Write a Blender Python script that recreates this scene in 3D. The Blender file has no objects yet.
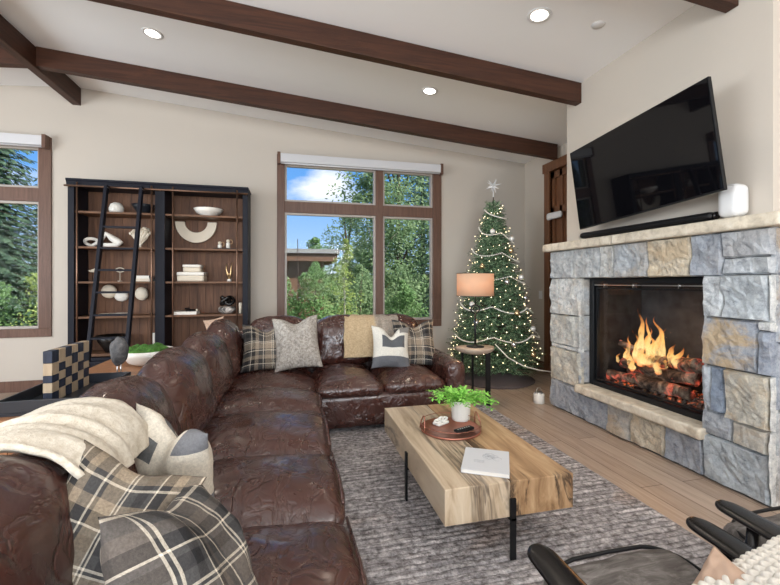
import bpy, bmesh, math, random
from mathutils import Vector, Matrix, noise
PI = math.pi
C = bpy.context.scene.collection
SC = bpy.context.scene
random.seed(7)

# ------------------------------------------------------------------ camera
cam_d = bpy.data.cameras.new('camera')
cam = bpy.data.objects.new('camera', cam_d); C.objects.link(cam)
cam_d.sensor_width = 36; cam_d.sensor_fit = 'HORIZONTAL'
cam_d.lens = 403 / 780 * 36
cam_d.shift_y = -10.5 / 780
cam_d.clip_start = .05; cam_d.clip_end = 300
cam.location = (0, 0, 1.3); cam.rotation_euler = (PI / 2, 0, -math.radians(13.7))
SC.camera = cam

# ------------------------------------------------------------------ world, sun, daylight, exposure
SC.view_settings.view_transform = 'Standard'; SC.view_settings.look = 'None'
SC.view_settings.gamma = 1; SC.view_settings.use_curve_mapping = False
SC.view_settings.exposure = 0.0
SC.cycles.use_denoising = True
SC.cycles.max_bounces = 9; SC.cycles.diffuse_bounces = 5; SC.cycles.glossy_bounces = 4
SC.cycles.transparent_max_bounces = 14; SC.cycles.transmission_bounces = 4
SC.cycles.sample_clamp_indirect = 4; SC.cycles.caustics_reflective = False; SC.cycles.caustics_refractive = False
w = bpy.data.worlds.new('world'); SC.world = w; w.use_nodes = True
nt = w.node_tree; nt.nodes.clear()
def nn(nt, t, **k):
    n = nt.nodes.new(t)
    for a, b in k.items():
        if a == 'inp':
            for x, y in b.items(): n.inputs[x].default_value = y
        else: setattr(n, a, b)
    return n
out = nn(nt, 'ShaderNodeOutputWorld'); bg = nn(nt, 'ShaderNodeBackground', inp={'Strength': 1.2})
tc = nn(nt, 'ShaderNodeTexCoord'); sep = nn(nt, 'ShaderNodeSeparateXYZ')
nt.links.new(tc.outputs['Generated'], sep.inputs[0])
rp = nn(nt, 'ShaderNodeValToRGB'); e = rp.color_ramp.elements
e[0].position = 0; e[0].color = (.50, .70, .92, 1); e[1].position = .6; e[1].color = (.03, .15, .55, 1)
m_ = e.new(.22); m_.color = (.14, .38, .82, 1)
nt.links.new(sep.outputs[2], rp.inputs[0])
mp = nn(nt, 'ShaderNodeMapping'); mp.inputs['Scale'].default_value = (1, 1, 2.4); mp.inputs['Location'].default_value = (.35, .1, .2)
nt.links.new(tc.outputs['Generated'], mp.inputs[0])
no = nn(nt, 'ShaderNodeTexNoise', inp={'Scale': 3.2, 'Detail': 9, 'Roughness': .55})
nt.links.new(mp.outputs[0], no.inputs['Vector'])
# one bright cumulus bank over the neighbour's roof, plus loose cloud elsewhere
ds = nn(nt, 'ShaderNodeVectorMath', operation='DISTANCE'); ds.inputs[1].default_value = (.075, .96, .262)
nt.links.new(tc.outputs['Generated'], ds.inputs[0])
mr = nn(nt, 'ShaderNodeMapRange', inp={1: 0.0, 2: .13, 3: .26, 4: 0.0})
nt.links.new(ds.outputs['Value'], mr.inputs[0])
hi = nn(nt, 'ShaderNodeMapRange', inp={1: .33, 2: .55, 3: 0.0, 4: .22}); nt.links.new(sep.outputs[2], hi.inputs[0])  # extra cloud high above the view, added to whiten reflections in the leather
ad0 = nn(nt, 'ShaderNodeMath', operation='ADD'); nt.links.new(hi.outputs[0], ad0.inputs[0]); nt.links.new(mr.outputs[0], ad0.inputs[1])
ad = nn(nt, 'ShaderNodeMath', operation='ADD'); nt.links.new(no.outputs[0], ad.inputs[0]); nt.links.new(ad0.outputs[0], ad.inputs[1])
cr = nn(nt, 'ShaderNodeValToRGB'); cr.color_ramp.elements[0].position = .56; cr.color_ramp.elements[1].position = .72
nt.links.new(ad.outputs[0], cr.inputs[0])
mx = nn(nt, 'ShaderNodeMixRGB'); mx.inputs[2].default_value = (.95, .97, 1, 1)
nt.links.new(cr.outputs[0], mx.inputs[0]); nt.links.new(rp.outputs[0], mx.inputs[1])
nt.links.new(mx.outputs[0], bg.inputs[0]); nt.links.new(bg.outputs[0], out.inputs[0])

def light(name, kind, loc, rot=(0, 0, 0), energy=10, color=(1, 1, 1), **k):
    d = bpy.data.lights.new(name, kind); d.energy = energy; d.color = color
    for a, b in k.items(): setattr(d, a, b)
    o = bpy.data.objects.new(name, d); C.objects.link(o); o.location = loc; o.rotation_euler = rot
    return o
sun = light('sun', 'SUN', (0, 0, 20), energy=7.5, color=(1, .95, .86), angle=math.radians(.6))
sun.rotation_euler = Vector((.72, -.42, .62)).to_track_quat('Z', 'Y').to_euler()
DAY = (.90, .96, 1.0)
# daylight through the tall windows of the left wall and of the wall behind the camera
light('daylight', 'AREA', (-5.93, 1.2, 1.75), (0, -PI / 2 - .25, 0), 270, DAY, shape='RECTANGLE', size=2.1, size_y=4.6)
light('daylight', 'AREA', (-.6, -3.43, 1.75), (PI / 2 + .25, 0, 0), 310, DAY, shape='RECTANGLE', size=5.0, size_y=2.3)
# two bare point lights added behind the camera to fill ceiling and walls
light('fill_light', 'POINT', (-2.4, -1.6, 2.2), energy=100, color=(1, .97, .94), shadow_soft_size=.35)
light('fill_light', 'POINT', (1.6, -1.6, 2.2), energy=100, color=(1, .97, .94), shadow_soft_size=.35)

# ------------------------------------------------------------------ material helpers
def mat(name, col=(.8, .8, .8), rough=.5, metal=0, **k):
    m = bpy.data.materials.new(name); m.use_nodes = True
    b = m.node_tree.nodes['Principled BSDF']
    b.inputs['Base Color'].default_value = (*col, 1); b.inputs['Roughness'].default_value = rough
    b.inputs['Metallic'].default_value = metal
    for a, v in k.items(): b.inputs[a.replace('_', ' ')].default_value = v
    return m
def B(m): return m.node_tree.nodes['Principled BSDF']
def L(m, a, b): m.node_tree.links.new(a, b)
def N(m, t, **k): return nn(m.node_tree, t, **k)
def coords(m, scale=(1, 1, 1), kind='Object', loc=(0, 0, 0), rot=(0, 0, 0)):
    t = N(m, 'ShaderNodeTexCoord'); p = N(m, 'ShaderNodeMapping')
    p.inputs['Scale'].default_value = scale; p.inputs['Location'].default_value = loc; p.inputs['Rotation'].default_value = rot
    L(m, t.outputs[kind], p.inputs[0]); return p.outputs[0]
def ntex(m, vec, scale, detail=4, rough=.5, dist=0):
    n = N(m, 'ShaderNodeTexNoise', inp={'Scale': scale, 'Detail': detail, 'Roughness': rough, 'Distortion': dist})
    L(m, vec, n.inputs['Vector']); return n.outputs[0]
def ramp(m, fac, stops, interp='LINEAR'):
    r = N(m, 'ShaderNodeValToRGB'); r.color_ramp.interpolation = interp
    el = r.color_ramp.elements
    while len(el) > 2: el.remove(el[-1])
    for i, (p, c) in enumerate(stops):
        q = el[i] if i < 2 else el.new(p)
        q.position = p; q.color = (*c, 1) if len(c) == 3 else c
    if fac is not None: L(m, fac, r.inputs[0])
    return r.outputs[0]
def mixc(m, fac, a, b, mode='MIX'):
    x = N(m, 'ShaderNodeMixRGB', blend_type=mode)
    for i, v in enumerate((fac, a, b)):
        if isinstance(v, (int, float)): x.inputs[i].default_value = v
        elif isinstance(v, tuple): x.inputs[i].default_value = (*v, 1)
        else: L(m, v, x.inputs[i])
    return x.outputs[0]
def bump(m, h, strength=.3, dist=.01, prev=None):
    b = N(m, 'ShaderNodeBump', inp={'Strength': strength, 'Distance': dist}); L(m, h, b.inputs['Height'])
    if prev is not None: L(m, prev, b.inputs['Normal'])
    L(m, b.outputs[0], B(m).inputs['Normal']); return b.outputs[0]
def math_(m, op, a, b=None, c=None):
    x = N(m, 'ShaderNodeMath', operation=op)
    for i, v in enumerate((a, b, c)):
        if v is None: continue
        if isinstance(v, (int, float)): x.inputs[i].default_value = v
        else: L(m, v, x.inputs[i])
    return x.outputs[0]
def color(m, s): L(m, s, B(m).inputs['Base Color']); return m

M = {}
def plaster(name, col):
    m = mat(name, col, .85); v = coords(m)
    color(m, mixc(m, ntex(m, v, .7, 2), tuple(c * .96 for c in col), col))
    bump(m, ntex(m, v, 60, 4), .12, .004); return m
M['wall'] = plaster('warm_wall_plaster', (.545, .492, .43))
M['ceil'] = plaster('ceiling_plaster', (.84, .84, .84))

def wood(name, c1, c2, axis='X', scale=6, rough=.45, grain=.25, stretch=14):
    m = mat(name, c1, rough, 0, Specular_IOR_Level=.3)
    s = {'X': (1, stretch, stretch), 'Y': (stretch, 1, stretch), 'Z': (stretch, stretch, 1)}[axis]
    v = coords(m, s)
    a = ntex(m, v, scale * .35, 6, .62, 1.2); b = ntex(m, v, scale * 2.2, 5, .6, .3)
    col = ramp(m, a, [(.32, c2), (.66, c1)])
    col = mixc(m, mixc(m, 1, b, (.5, .5, .5), 'MULTIPLY'), col, tuple(x * .55 for x in c2))
    color(m, col); bump(m, b, grain, .004); return m
M['beam'] = wood('dark_stained_timber', (.088, .034, .018), (.038, .015, .009), 'X', 5, .5, .5)
M['beamY'] = wood('dark_stained_timber_long', (.088, .034, .018), (.038, .015, .009), 'Y', 5, .5, .5)
M['frame'] = wood('brown_window_wood', (.19, .105, .075), (.12, .065, .046), 'Z', 6, .4, .15)
M['door'] = wood('door_wood', (.24, .11, .055), (.14, .06, .03), 'Z', 6, .45, .2)
M['shelf'] = wood('shelf_walnut', (.24, .12, .065), (.12, .06, .033), 'X', 5, .5, .3)
M['back'] = wood('shelf_back_walnut', (.24, .115, .062), (.09, .042, .025), 'Z', 4, .55, .3)
M['console'] = wood('console_oak', (.42, .20, .095), (.25, .115, .055), 'Z', 5, .45, .2)
M['black_paint'] = mat('blue_black_paint', (.010, .011, .018), .5, 0, Specular_IOR_Level=.18)
M['black'] = mat('black_metal', (.008, .008, .009), .45, 0, Specular_IOR_Level=.25)
M['black_wood'] = mat('polished_black_wood', (.007, .006, .006), .25, 0, Specular_IOR_Level=.45)
M['bronze'] = mat('bronze_pipe', (.22, .13, .09), .35, .8)
M['chrome'] = mat('brushed_steel', (.6, .6, .6), .3, 1)
M['white'] = mat('white_ceramic', (.82, .79, .73), .45)
M['cream'] = mat('cream_ceramic', (.72, .64, .52), .6)
M['white_plastic'] = mat('white_plastic', (.70, .70, .70), .4)
M['shade_box'] = mat('roller_shade_fabric', (.60, .60, .62), .6)
M['vinyl'] = mat('window_sash_grey', (.42, .37, .33), .4)

# floor: oak boards along Y
m = mat('oak_floor', rough=.38); v = coords(m, rot=(0, 0, PI / 2))
br = N(m, 'ShaderNodeTexBrick', offset=.37, inp={'Scale': 1, 'Mortar Size': .0025, 'Brick Width': 2.1, 'Row Height': .165, 'Color1': (.0, .0, .0, 1), 'Color2': (1, 1, 1, 1), 'Mortar': (.5, .5, .5, 1)})
L(m, v, br.inputs['Vector'])
v2 = coords(m, (16, 1, 1)); g = ntex(m, v2, 2.2, 6, .6, 1)
base = ramp(m, br.outputs[0], [(0, (.36, .26, .195)), (1, (.52, .40, .31))])
c_ = mixc(m, .45, base, ramp(m, g, [(.35, (.28, .20, .15)), (.65, (.56, .45, .36))]))
c_ = mixc(m, br.outputs['Fac'], c_, (.10, .06, .04)); color(m, c_); bump(m, br.outputs['Fac'], -.3, .003)
M['floor'] = m

# leather
m = mat('brown_leather', (.10, .035, .022), .33, 0, Coat_Weight=.30, Coat_Roughness=.15); v = coords(m)
nz = ntex(m, v, 2.2, 3, .5, .2)
color(m, ramp(m, nz, [(.25, (.042, .0135, .0100)), (.55, (.060, .0200, .0145)), (.8, (.080, .029, .021))]))
wn = N(m, 'ShaderNodeTexNoise', inp={'Scale': 7.5, 'Detail': 3, 'Distortion': .9, 'Roughness': .5}); L(m, coords(m, (1.5, 1, 1)), wn.inputs['Vector'])
cre = math_(m, 'ABSOLUTE', math_(m, 'SUBTRACT', wn.outputs[0], .5))
crs = ramp(m, cre, [(0, (0, 0, 0)), (.06, (.8, .8, .8)), (.2, (1, 1, 1))])
b1 = bump(m, wn.outputs[0], .20, .03); b2 = bump(m, crs, .45, .011, b1)
b3 = bump(m, ntex(m, v, 26, 4, .5, .4), .14, .006, b2); bump(m, ntex(m, v, 320, 2), .06, .002, b3)
L(m, ramp(m, ntex(m, v, 7, 4), [(.3, (.20,) * 3), (.7, (.34,) * 3)]), B(m).inputs['Roughness'])
B(m).inputs['Specular IOR Level'].default_value = .75
M['leather'] = m

# ------------------------------------------------------------------ mesh helpers
class MB:
    def __init__(s): s.v = []; s.f = []; s.sm = []; s.uv = None; s.mi = []
    def add(s, vs, fs, smooth=False, mi=0):
        o = len(s.v); s.v += [tuple(p) for p in vs]; s.f += [tuple(i + o for i in f) for f in fs]
        s.sm += [smooth] * len(fs); s.mi += [mi] * len(fs); return s
    def box(s, x0, x1, y0, y1, z0, z1, mi=0):
        vs = [(x, y, z) for z in (z0, z1) for y in (y0, y1) for x in (x0, x1)]
        return s.add(vs, [(0, 2, 3, 1), (4, 5, 7, 6), (0, 1, 5, 4), (2, 6, 7, 3), (0, 4, 6, 2), (1, 3, 7, 5)], mi=mi)
    def hexa(s, vs, mi=0):
        return s.add(vs, [(0, 2, 3, 1), (4, 5, 7, 6), (0, 1, 5, 4), (2, 6, 7, 3), (0, 4, 6, 2), (1, 3, 7, 5)], mi=mi)
    def tube(s, pts, r, n=10, caps=True, closed=False, mi=0):
        pts = [Vector(p) for p in pts]; rs = r if isinstance(r, (list, tuple)) else [r] * len(pts)
        vs = []; prev = None; k = len(pts)
        for i, p in enumerate(pts):
            a = pts[(i - 1) % k] if (closed or i > 0) else p; b = pts[(i + 1) % k] if (closed or i < k - 1) else p
            t = (b - a).normalized()
            if prev is None:
                u = t.cross(Vector((0, 0, 1)));
                if u.length < .1: u = t.cross(Vector((1, 0, 0)))
            else: u = prev - t * prev.dot(t)
            u.normalize(); prev = u; w_ = t.cross(u)
            for j in range(n):
                an = 2 * PI * j / n; vs.append(p + (u * math.cos(an) + w_ * math.sin(an)) * rs[i])
        fs = []
        for i in range(k if closed else k - 1):
            for j in range(n):
                a = i * n + j; b = i * n + (j + 1) % n; i2 = (i + 1) % k
                fs.append((a, b, i2 * n + (j + 1) % n, i2 * n + j))
        if caps and not closed: fs.append(tuple(range(n - 1, -1, -1))); fs.append(tuple((k - 1) * n + j for j in range(n)))
        return s.add(vs, fs, True, mi)
    def lathe(s, prof, n=32, c=(0, 0, 0), sx=1, sy=1, wob=0, mi=0):
        vs = []; fs = []
        for r, z in prof:
            for j in range(n):
                a = 2 * PI * j / n; q = 1 + wob * math.sin(3 * a + 1) + wob * .6 * math.sin(7 * a)
                vs.append((c[0] + r * sx * q * math.cos(a), c[1] + r * sy * q * math.sin(a), c[2] + z))
        for i in range(len(prof) - 1):
            for j in range(n): fs.append((i * n + j, i * n + (j + 1) % n, (i + 1) * n + (j + 1) % n, (i + 1) * n + j))
        fs.append(tuple(range(n - 1, -1, -1))); fs.append(tuple((len(prof) - 1) * n + j for j in range(n)))
        return s.add(vs, fs, True, mi)
    def prism(s, poly, z0, z1, mi=0, ax='z'):
        k = len(poly)
        def q(p, z): return (p[0], p[1], z) if ax == 'z' else (p[0], z, p[1]) if ax == 'y' else (z, p[0], p[1])
        vs = [q(p, z0) for p in poly] + [q(p, z1) for p in poly]
        fs = [tuple(range(k - 1, -1, -1)), tuple(range(k, 2 * k))] + [(i, (i + 1) % k, k + (i + 1) % k, k + i) for i in range(k)]
        return s.add(vs, fs, mi=mi)
    def sphere(s, c, r, nu=16, nv=10, sc=(1, 1, 1), nz=0, seed=0, mi=0):
        vs = []; fs = []
        for i in range(nv + 1):
            th = PI * i / nv
            for j in range(nu):
                a = 2 * PI * j / nu; d = Vector((math.sin(th) * math.cos(a), math.sin(th) * math.sin(a), math.cos(th)))
                q = r * (1 + nz * noise.noise(d * 1.7 + Vector((seed, seed * .37, 0))))
                vs.append((c[0] + d.x * q * sc[0], c[1] + d.y * q * sc[1], c[2] + d.z * q * sc[2]))
        for i in range(nv):
            for j in range(nu): fs.append((i * nu + j, (i + 1) * nu + j, (i + 1) * nu + (j + 1) % nu, i * nu + (j + 1) % nu))
        return s.add(vs, fs, True, mi)
    def xf(s, mt):
        s.v = [tuple(mt @ Vector(p)) for p in s.v]; return s
    def build(s, name, material, parent=None, loc=None, rot=None, bevel=0, merge=False):
        me = bpy.data.meshes.new(name); me.from_pydata(s.v, [], s.f)
        mats = material if isinstance(material, (list, tuple)) else [material]
        for q in mats: me.materials.append(q)
        me.polygons.foreach_set('use_smooth', s.sm); me.polygons.foreach_set('material_index', s.mi)
        if s.uv:
            ul = me.uv_layers.new(name='UVMap')
            for lp in me.loops: ul.data[lp.index].uv = s.uv[lp.vertex_index]
        if merge or True:
            bm = bmesh.new(); bm.from_mesh(me)
            if merge: bmesh.ops.remove_doubles(bm, verts=bm.verts, dist=1e-5)
            bmesh.ops.recalc_face_normals(bm, faces=bm.faces); bm.to_mesh(me); bm.free()
        o = bpy.data.objects.new(name, me); C.objects.link(o)
        if parent: o.parent = parent
        if loc is not None: o.location = loc
        if rot is not None: o.rotation_euler = rot
        if bevel:
            b = o.modifiers.new('bevel', 'BEVEL'); b.width = bevel; b.segments = 2; b.limit_method = 'ANGLE'; b.angle_limit = .7
        return o
def tag(o, label=None, cat=None, group=None, kind=None):
    if label: o['label'] = label
    if cat: o['category'] = cat
    if group: o['group'] = group
    if kind: o['kind'] = kind
    return o
def thing(name, label, cat, loc=(0, 0, 0), rz=0, group=None):
    o = bpy.data.objects.new(name, None); C.objects.link(o); o.location = loc; o.rotation_euler = (0, 0, rz)
    o.empty_display_size = .1
    return tag(o, label, cat, group)
def struct(name, mb, m, **k): return tag(mb.build(name, m, **k), kind='structure')
def copy_tree(o, parent=None):
    c = o.copy(); C.objects.link(c)
    if parent: c.parent = parent
    for ch in list(o.children): copy_tree(ch, c)
    return c
def box(*a): return MB().box(*a)

PINCH = [None]
def rbox(sx, sy, sz, r, cell=.03, crown=0, wr=0, seed=0, front=0, taper=0):
    """a cushion block centred on the origin: rounded box, crowned and wrinkled"""
    hx, hy, hz = sx / 2, sy / 2, sz / 2; idx = {}; vs = []; fs = []
    n = [max(3, int(round(2 * q / cell))) for q in (hx, hy, hz)]
    def P(i, j, k, pinch=PINCH[0]):
        key = (i, j, k)
        if key in idx: return idx[key]
        p = Vector((-hx + 2 * hx * i / n[0], -hy + 2 * hy * j / n[1], -hz + 2 * hz * k / n[2]))
        q = Vector((max(-hx + r, min(hx - r, p.x)), max(-hy + r, min(hy - r, p.y)), max(-hz + r, min(hz - r, p.z))))
        d = p - q
        if d.length > 1e-9: p = q + d.normalized() * r
        u, v_, w_ = p.x / hx, p.y / hy, p.z / hz
        if crown: 
            p.z += crown * (1 - u * u) * (1 - v_ * v_) * (1 if w_ > 0 else -.2) * abs(w_)
            p.x += crown * .5 * (1 - v_ * v_) * (1 - w_ * w_) * u; p.y += crown * .35 * (1 - u * u) * (1 - w_ * w_) * v_
        if pinch:                      # soft corners: the top sinks and the block thins towards its ends
            ax_, kz, kt = pinch; q_ = abs((u, v_, w_)[ax_]) ** 3.2; up_ = (w_ + 1) / 2
            p.z -= kz * q_ * up_; th_ = 1 - kt * q_ * (.35 + .65 * up_)
            if ax_ == 1: p.x *= th_
            else: p.y *= th_
        if wr:
            s_ = Vector((seed * 3.1, seed * 1.7, seed))
            a = noise.noise(Vector((p.x * 5, p.y * 9, p.z * 5)) + s_) 
            b = 1 - abs(noise.noise(Vector((p.x * 7, p.y * 7, p.z * 9)) * 1.5 + s_ * 2)) * 2.2
            dd = Vector((u, v_, w_)); dd.normalize()
            p += dd * wr * (a * .9 + b * .6 - .3)
        idx[key] = len(vs); vs.append(p); return idx[key]
    for a, b, c in ((0, 1, 2), (0, 2, 1), (1, 2, 0)):
        for side in (0, n[c]):
            for i in range(n[a]):
                for j in range(n[b]):
                    def K(x, y):
                        k = [0, 0, 0]; k[a] = x; k[b] = y; k[c] = side; return P(*k)
                    fs.append((K(i, j), K(i + 1, j), K(i + 1, j + 1), K(i, j + 1)))
    return MB().add(vs, fs, True)

def pillow(wd, ht, th, chop=.0, nseg=36, seed=0, lump=.012, chopw=.38, back=.5):
    """scatter cushion standing on its lower edge: x across, z up, y = thickness (front is -y)"""
    mb = MB(); vs = []; uv = []; fs = []
    nu = nv = nseg
    for side in (-1, 1):
        for j in range(nv + 1):
            for i in range(nu + 1):
                s = -1 + 2 * i / nu; t = -1 + 2 * j / nv
                s_ = math.sin(s * PI / 2) * .35 + s * .65; t_ = math.sin(t * PI / 2) * .35 + t * .65
                x = s_ * wd / 2 * (1 - .11 * (1 - t_ * t_)); z = t_ * ht / 2 * (1 - .09 * (1 - s_ * s_))
                prof = max(0, (1 - abs(s_) ** 2.4)) ** .62 * max(0, (1 - abs(t_) ** 2.4)) ** .62
                y = side * th / 2 * prof * (1 if side < 0 else back * 2)
                if chop:
                    k = math.exp(-(s_ / chopw) ** 2); up = max(0, (t_ + .35) / 1.35)
                    z -= chop * k * up ** 1.6
                    y *= (1 - .45 * k * up ** 1.2)
                    y += side * .02 * math.exp(-((abs(s_) - .6) / .25) ** 2) * up * prof
                nz = noise.noise(Vector((s * 2 + seed * 5, t * 2, side * 3))) + .5 * noise.noise(Vector((s * 5, t * 5 + seed, side * 3)))
                y += side * lump * nz * min(1, prof * 3)
                vs.append((x, y, z + ht / 2)); uv.append(((s_ + 1) / 2, (t_ + 1) / 2))
    W = nu + 1; O = W * (nv + 1)
    for j in range(nv):
        for i in range(nu):
            a = j * W + i
            fs.append((a, a + 1, a + W + 1, a + W)); fs.append((O + a, O + a + W, O + a + W + 1, O + a + 1))
    def strip(ix):
        for a, b in zip(ix, ix[1:]): fs.append((a, b, O + b, O + a))
    strip([i for i in range(W)]); strip([nv * W + i for i in range(W)])
    strip([j * W for j in range(nv + 1)]); strip([j * W + nu for j in range(nv + 1)])
    mb.add(vs, fs, True); mb.uv = uv
    return mb

# ================================================================== STRUCTURE
RX, RY, XL, YR = 3.57, 5.67, -6.0, -3.5
def zc(x): return 3.666 - .083 * (x + 2.496) if x > -2.54 else 3.666 - .083 * (-2.584 - x)
struct('floor', box(XL - .2, RX + .2, YR - .2, RY + .2, -.2, 0), M['floor'])
mb = MB()
for a, b in ((-2.54, RX + .2), (XL - .2, -2.54)):
    za, zb = zc(a + 1e-4 if a == -2.54 else a), zc(b if b > -2.54 else b - 1e-4)
    mb.hexa([(a, YR - 1.2, za), (b, YR - 1.2, zb), (a, RY + .8, za), (b, RY + .8, zb), (a, YR - 1.2, za + .25), (b, YR - 1.2, zb + .25), (a, RY + .8, za + .25), (b, RY + .8, zb + .25)])
struct('ceiling', mb, M['ceil'])
# back wall with two window openings
W2 = (-.10, 2.07, .74, 2.96); W1 = (-5.25, -2.90, .74, 2.96)
def wall_with_holes(ax, lo, hi, t0, t1, top, holes):
    mb = MB(); xs = sorted([lo, hi] + [q for h in holes for q in h[:2]])
    def bx(a, b, z0, z1):
        if ax == 'x': mb.box(a, b, t0, t1, z0, z1)
        else: mb.box(t0, t1, a, b, z0, z1)
    for a, b in zip(xs, xs[1:]):
        h = [q for q in holes if abs(q[0] - a) < 1e-6]
        if h: bx(a, b, 0, h[0][2]); bx(a, b, h[0][3], top)
        else: bx(a, b, 0, top)
    return mb
struct('wall_back', wall_with_holes('x', XL, RX, RY, RY + .18, 3.72, [W1, W2]), M['wall'])
struct('wall_right', wall_with_holes('y', YR, RY + .18, RX, RX + .18, 3.5, [(4.62, 5.02, .02, 2.86)]), M['wall'])
struct('wall_left', wall_with_holes('y', YR, RY + .18, XL - .18, XL, 3.6, [(-1.1, 3.5, .7, 2.8)]), M['wall'])
struct('wall_front', wall_with_holes('x', XL, RX, YR - .18, YR, 3.72, [(-3.1, 1.9, .6, 2.9)]), M['wall'])
struct('wall_chimney', box(2.73, RX, 1.757, 3.57, 1.70, 3.36), M['wall'])
struct('baseboard_back', box(XL, RX, RY - .016, RY, 0, .13), M['frame'])
struct('baseboard_right', box(RX - .016, RX, 3.74, RY - .016, 0, .14), M['frame'])

# glass
m = bpy.data.materials.new('window_glass'); m.use_nodes = True; t = m.node_tree; t.nodes.clear()
o_ = nn(t, 'ShaderNodeOutputMaterial'); mxs = nn(t, 'ShaderNodeMixShader'); tr = nn(t, 'ShaderNodeBsdfTransparent'); gl = nn(t, 'ShaderNodeBsdfGlossy', inp={'Roughness': .01})
fr = nn(t, 'ShaderNodeFresnel', inp={'IOR': 1.09}); t.links.new(fr.outputs[0], mxs.inputs[0]); t.links.new(tr.outputs[0], mxs.inputs[1]); t.links.new(gl.outputs[0], mxs.inputs[2]); t.links.new(mxs.outputs[0], o_.inputs[0])
M['glass'] = m
m2 = m.copy(); m2.name = 'firebox_glass'; [n for n in m2.node_tree.nodes if n.type == 'FRESNEL'][0].inputs[0].default_value = 1.18; M['fireglass'] = m2

def window(name, x0, x1, z0, z1, mull, trans):
    """casing outside dims; mull = list of x of mullions, trans = z range of the transom"""
    root = thing(name, None, None, ((x0 + x1) / 2, RY, 0)); root['kind'] = 'structure'; cx = (x0 + x1) / 2
    y1 = RY + .12; y0 = RY - .022
    mb = MB()
    mb.box(x0 - cx, x0 + .10 - cx, y0 - RY, y1 - RY, z0 + .1, z1 - .12); mb.box(x1 - .13 - cx, x1 - cx, y0 - RY, y1 - RY, z0 + .1, z1 - .12)
    mb.box(x0 - cx, x1 - cx, y0 - RY, y1 - RY, z1 - .12, z1); mb.box(x0 - cx, x1 - cx, y0 - RY, y1 - RY, z0, z0 + .10)
    pass
    tag(mb.build('window_frame', M['frame'], root, bevel=.004))
    box(x0 + .1 - cx, x1 - .13 - cx, -.01, .11, *trans).build('transom', M['frame'], root, bevel=.004)
    for q in mull: box(q[0] - cx, q[1] - cx, -.012, .105, z0 + .1, z1 - .12).build('mullion', M['frame'], root, bevel=.004)
    cols = []; xs = [x0 + .10] + [q for w_ in mull for q in w_] + [x1 - .13]
    for a, b in zip(xs[::2], xs[1::2]): cols.append((a, b))
    for a, b in cols:
        for c, d in ((z0 + .10, trans[0]), (trans[1], z1 - .12)):
            s = MB(); k = .028
            s.box(a - cx, a + k - cx, .02, .075, c, d); s.box(b - k - cx, b - cx, .02, .075, c, d)
            s.box(a + k - cx, b - k - cx, .02, .075, c, c + k); s.box(a + k - cx, b - k - cx, .02, .075, d - k, d)
            s.build('sash', M['vinyl'], root)
            box(a + k - cx, b - k - cx, .045, .05, c + k, d - k).build('pane', M['glass'], root)
    return root
window('window_1', -5.36, -2.80, .645, 3.03, [(-4.1, -4.0)], (2.26, 2.42))
window('window_2', -.194, 2.167, .645, 3.03, [(1.172, 1.278)], (2.25, 2.40))
for x0, x1, lab in ((-5.36, -2.83, 'white roller shade cassette across the top of the left window'), (-.165, 2.14, 'white roller shade cassette across the top of the window behind the sofa')):
    r = thing('roller_shade', lab, 'window shade', ((x0 + x1) / 2, RY - .06, 2.905), 0, 'roller shade cassettes above the windows'); h = (x1 - x0) / 2
    box(-h, h, -.055, .036, 0, .115).build('cassette', M['shade_box'], r, bevel=.006)
    for s in (-1, 1): box(h * s - .02, h * s + .02, -.06, .036, -.025, .13).build('bracket', M['frame'], r, bevel=.003)
    MB().tube([(-h + .02, -.01, -.006), (h - .02, -.01, -.006)], .012, 8).build('hem_bar', M['shade_box'], r)
# openings of the unseen walls get frames too
def side_window(name, mb): return struct(name, mb, M['frame'])
mb = MB()
for y in (-1.1, .4, 1.95, 3.4): mb.box(XL - .12, XL - .08, y, y + .1, .7, 2.8)
mb.box(XL - .12, XL - .08, -1.1, 3.5, .7, .8); mb.box(XL - .12, XL - .08, -1.1, 3.5, 2.7, 2.8)
side_window('window_3', mb)
mb = MB()
for x in (-3.1, -1.45, .2, 1.8): mb.box(x, x + .1, YR - .12, YR - .08, .6, 2.9)
mb.box(-3.1, 1.9, YR - .12, YR - .08, .6, .7); mb.box(-3.1, 1.9, YR - .12, YR - .08, 2.8, 2.9)
side_window('window_4', mb)

# door in the right wall beyond the chimney
d = thing('door_1', None, None, (RX, 4.82, 0)); d['kind'] = 'structure'
mb = MB(); mb.box(-.03, .12, .20, .31, 0, 2.97); mb.box(-.03, .12, -.31, -.20, 0, 2.97); mb.box(-.045, .12, -.33, .33, 2.86, 2.99)
mb.build('door_frame', M['door'], d, bevel=.004)
mb = MB(); mb.box(.02, .07, -.20, .20, .02, .25); mb.box(.02, .07, -.20, .20, 1.0, 1.12); mb.box(.02, .07, -.20, .20, 2.26, 2.36); mb.box(.02, .07, -.20, .20, 2.76, 2.86)
for y in (-.20, -.03, .14): mb.box(.02, .07, y, y + .06, .02, 2.86)
mb.build('door_leaf', M['door'], d, bevel=.004)
mb = MB(); mb.box(.05, .062, -.2, .2, .02, 2.86); mb.build('door_panel', M['door'], d)
c = thing('towel', 'folded white cloth hanging on the dark wooden door beside the chimney', 'cloth', (RX - .035, 4.86, 2.17))
mb = rbox(.05, .30, .09, .022, .02, .01, .006, 3); mb.build('folded_cloth', M['white_plastic'], c, loc=(-.02, .0, .045))

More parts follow.
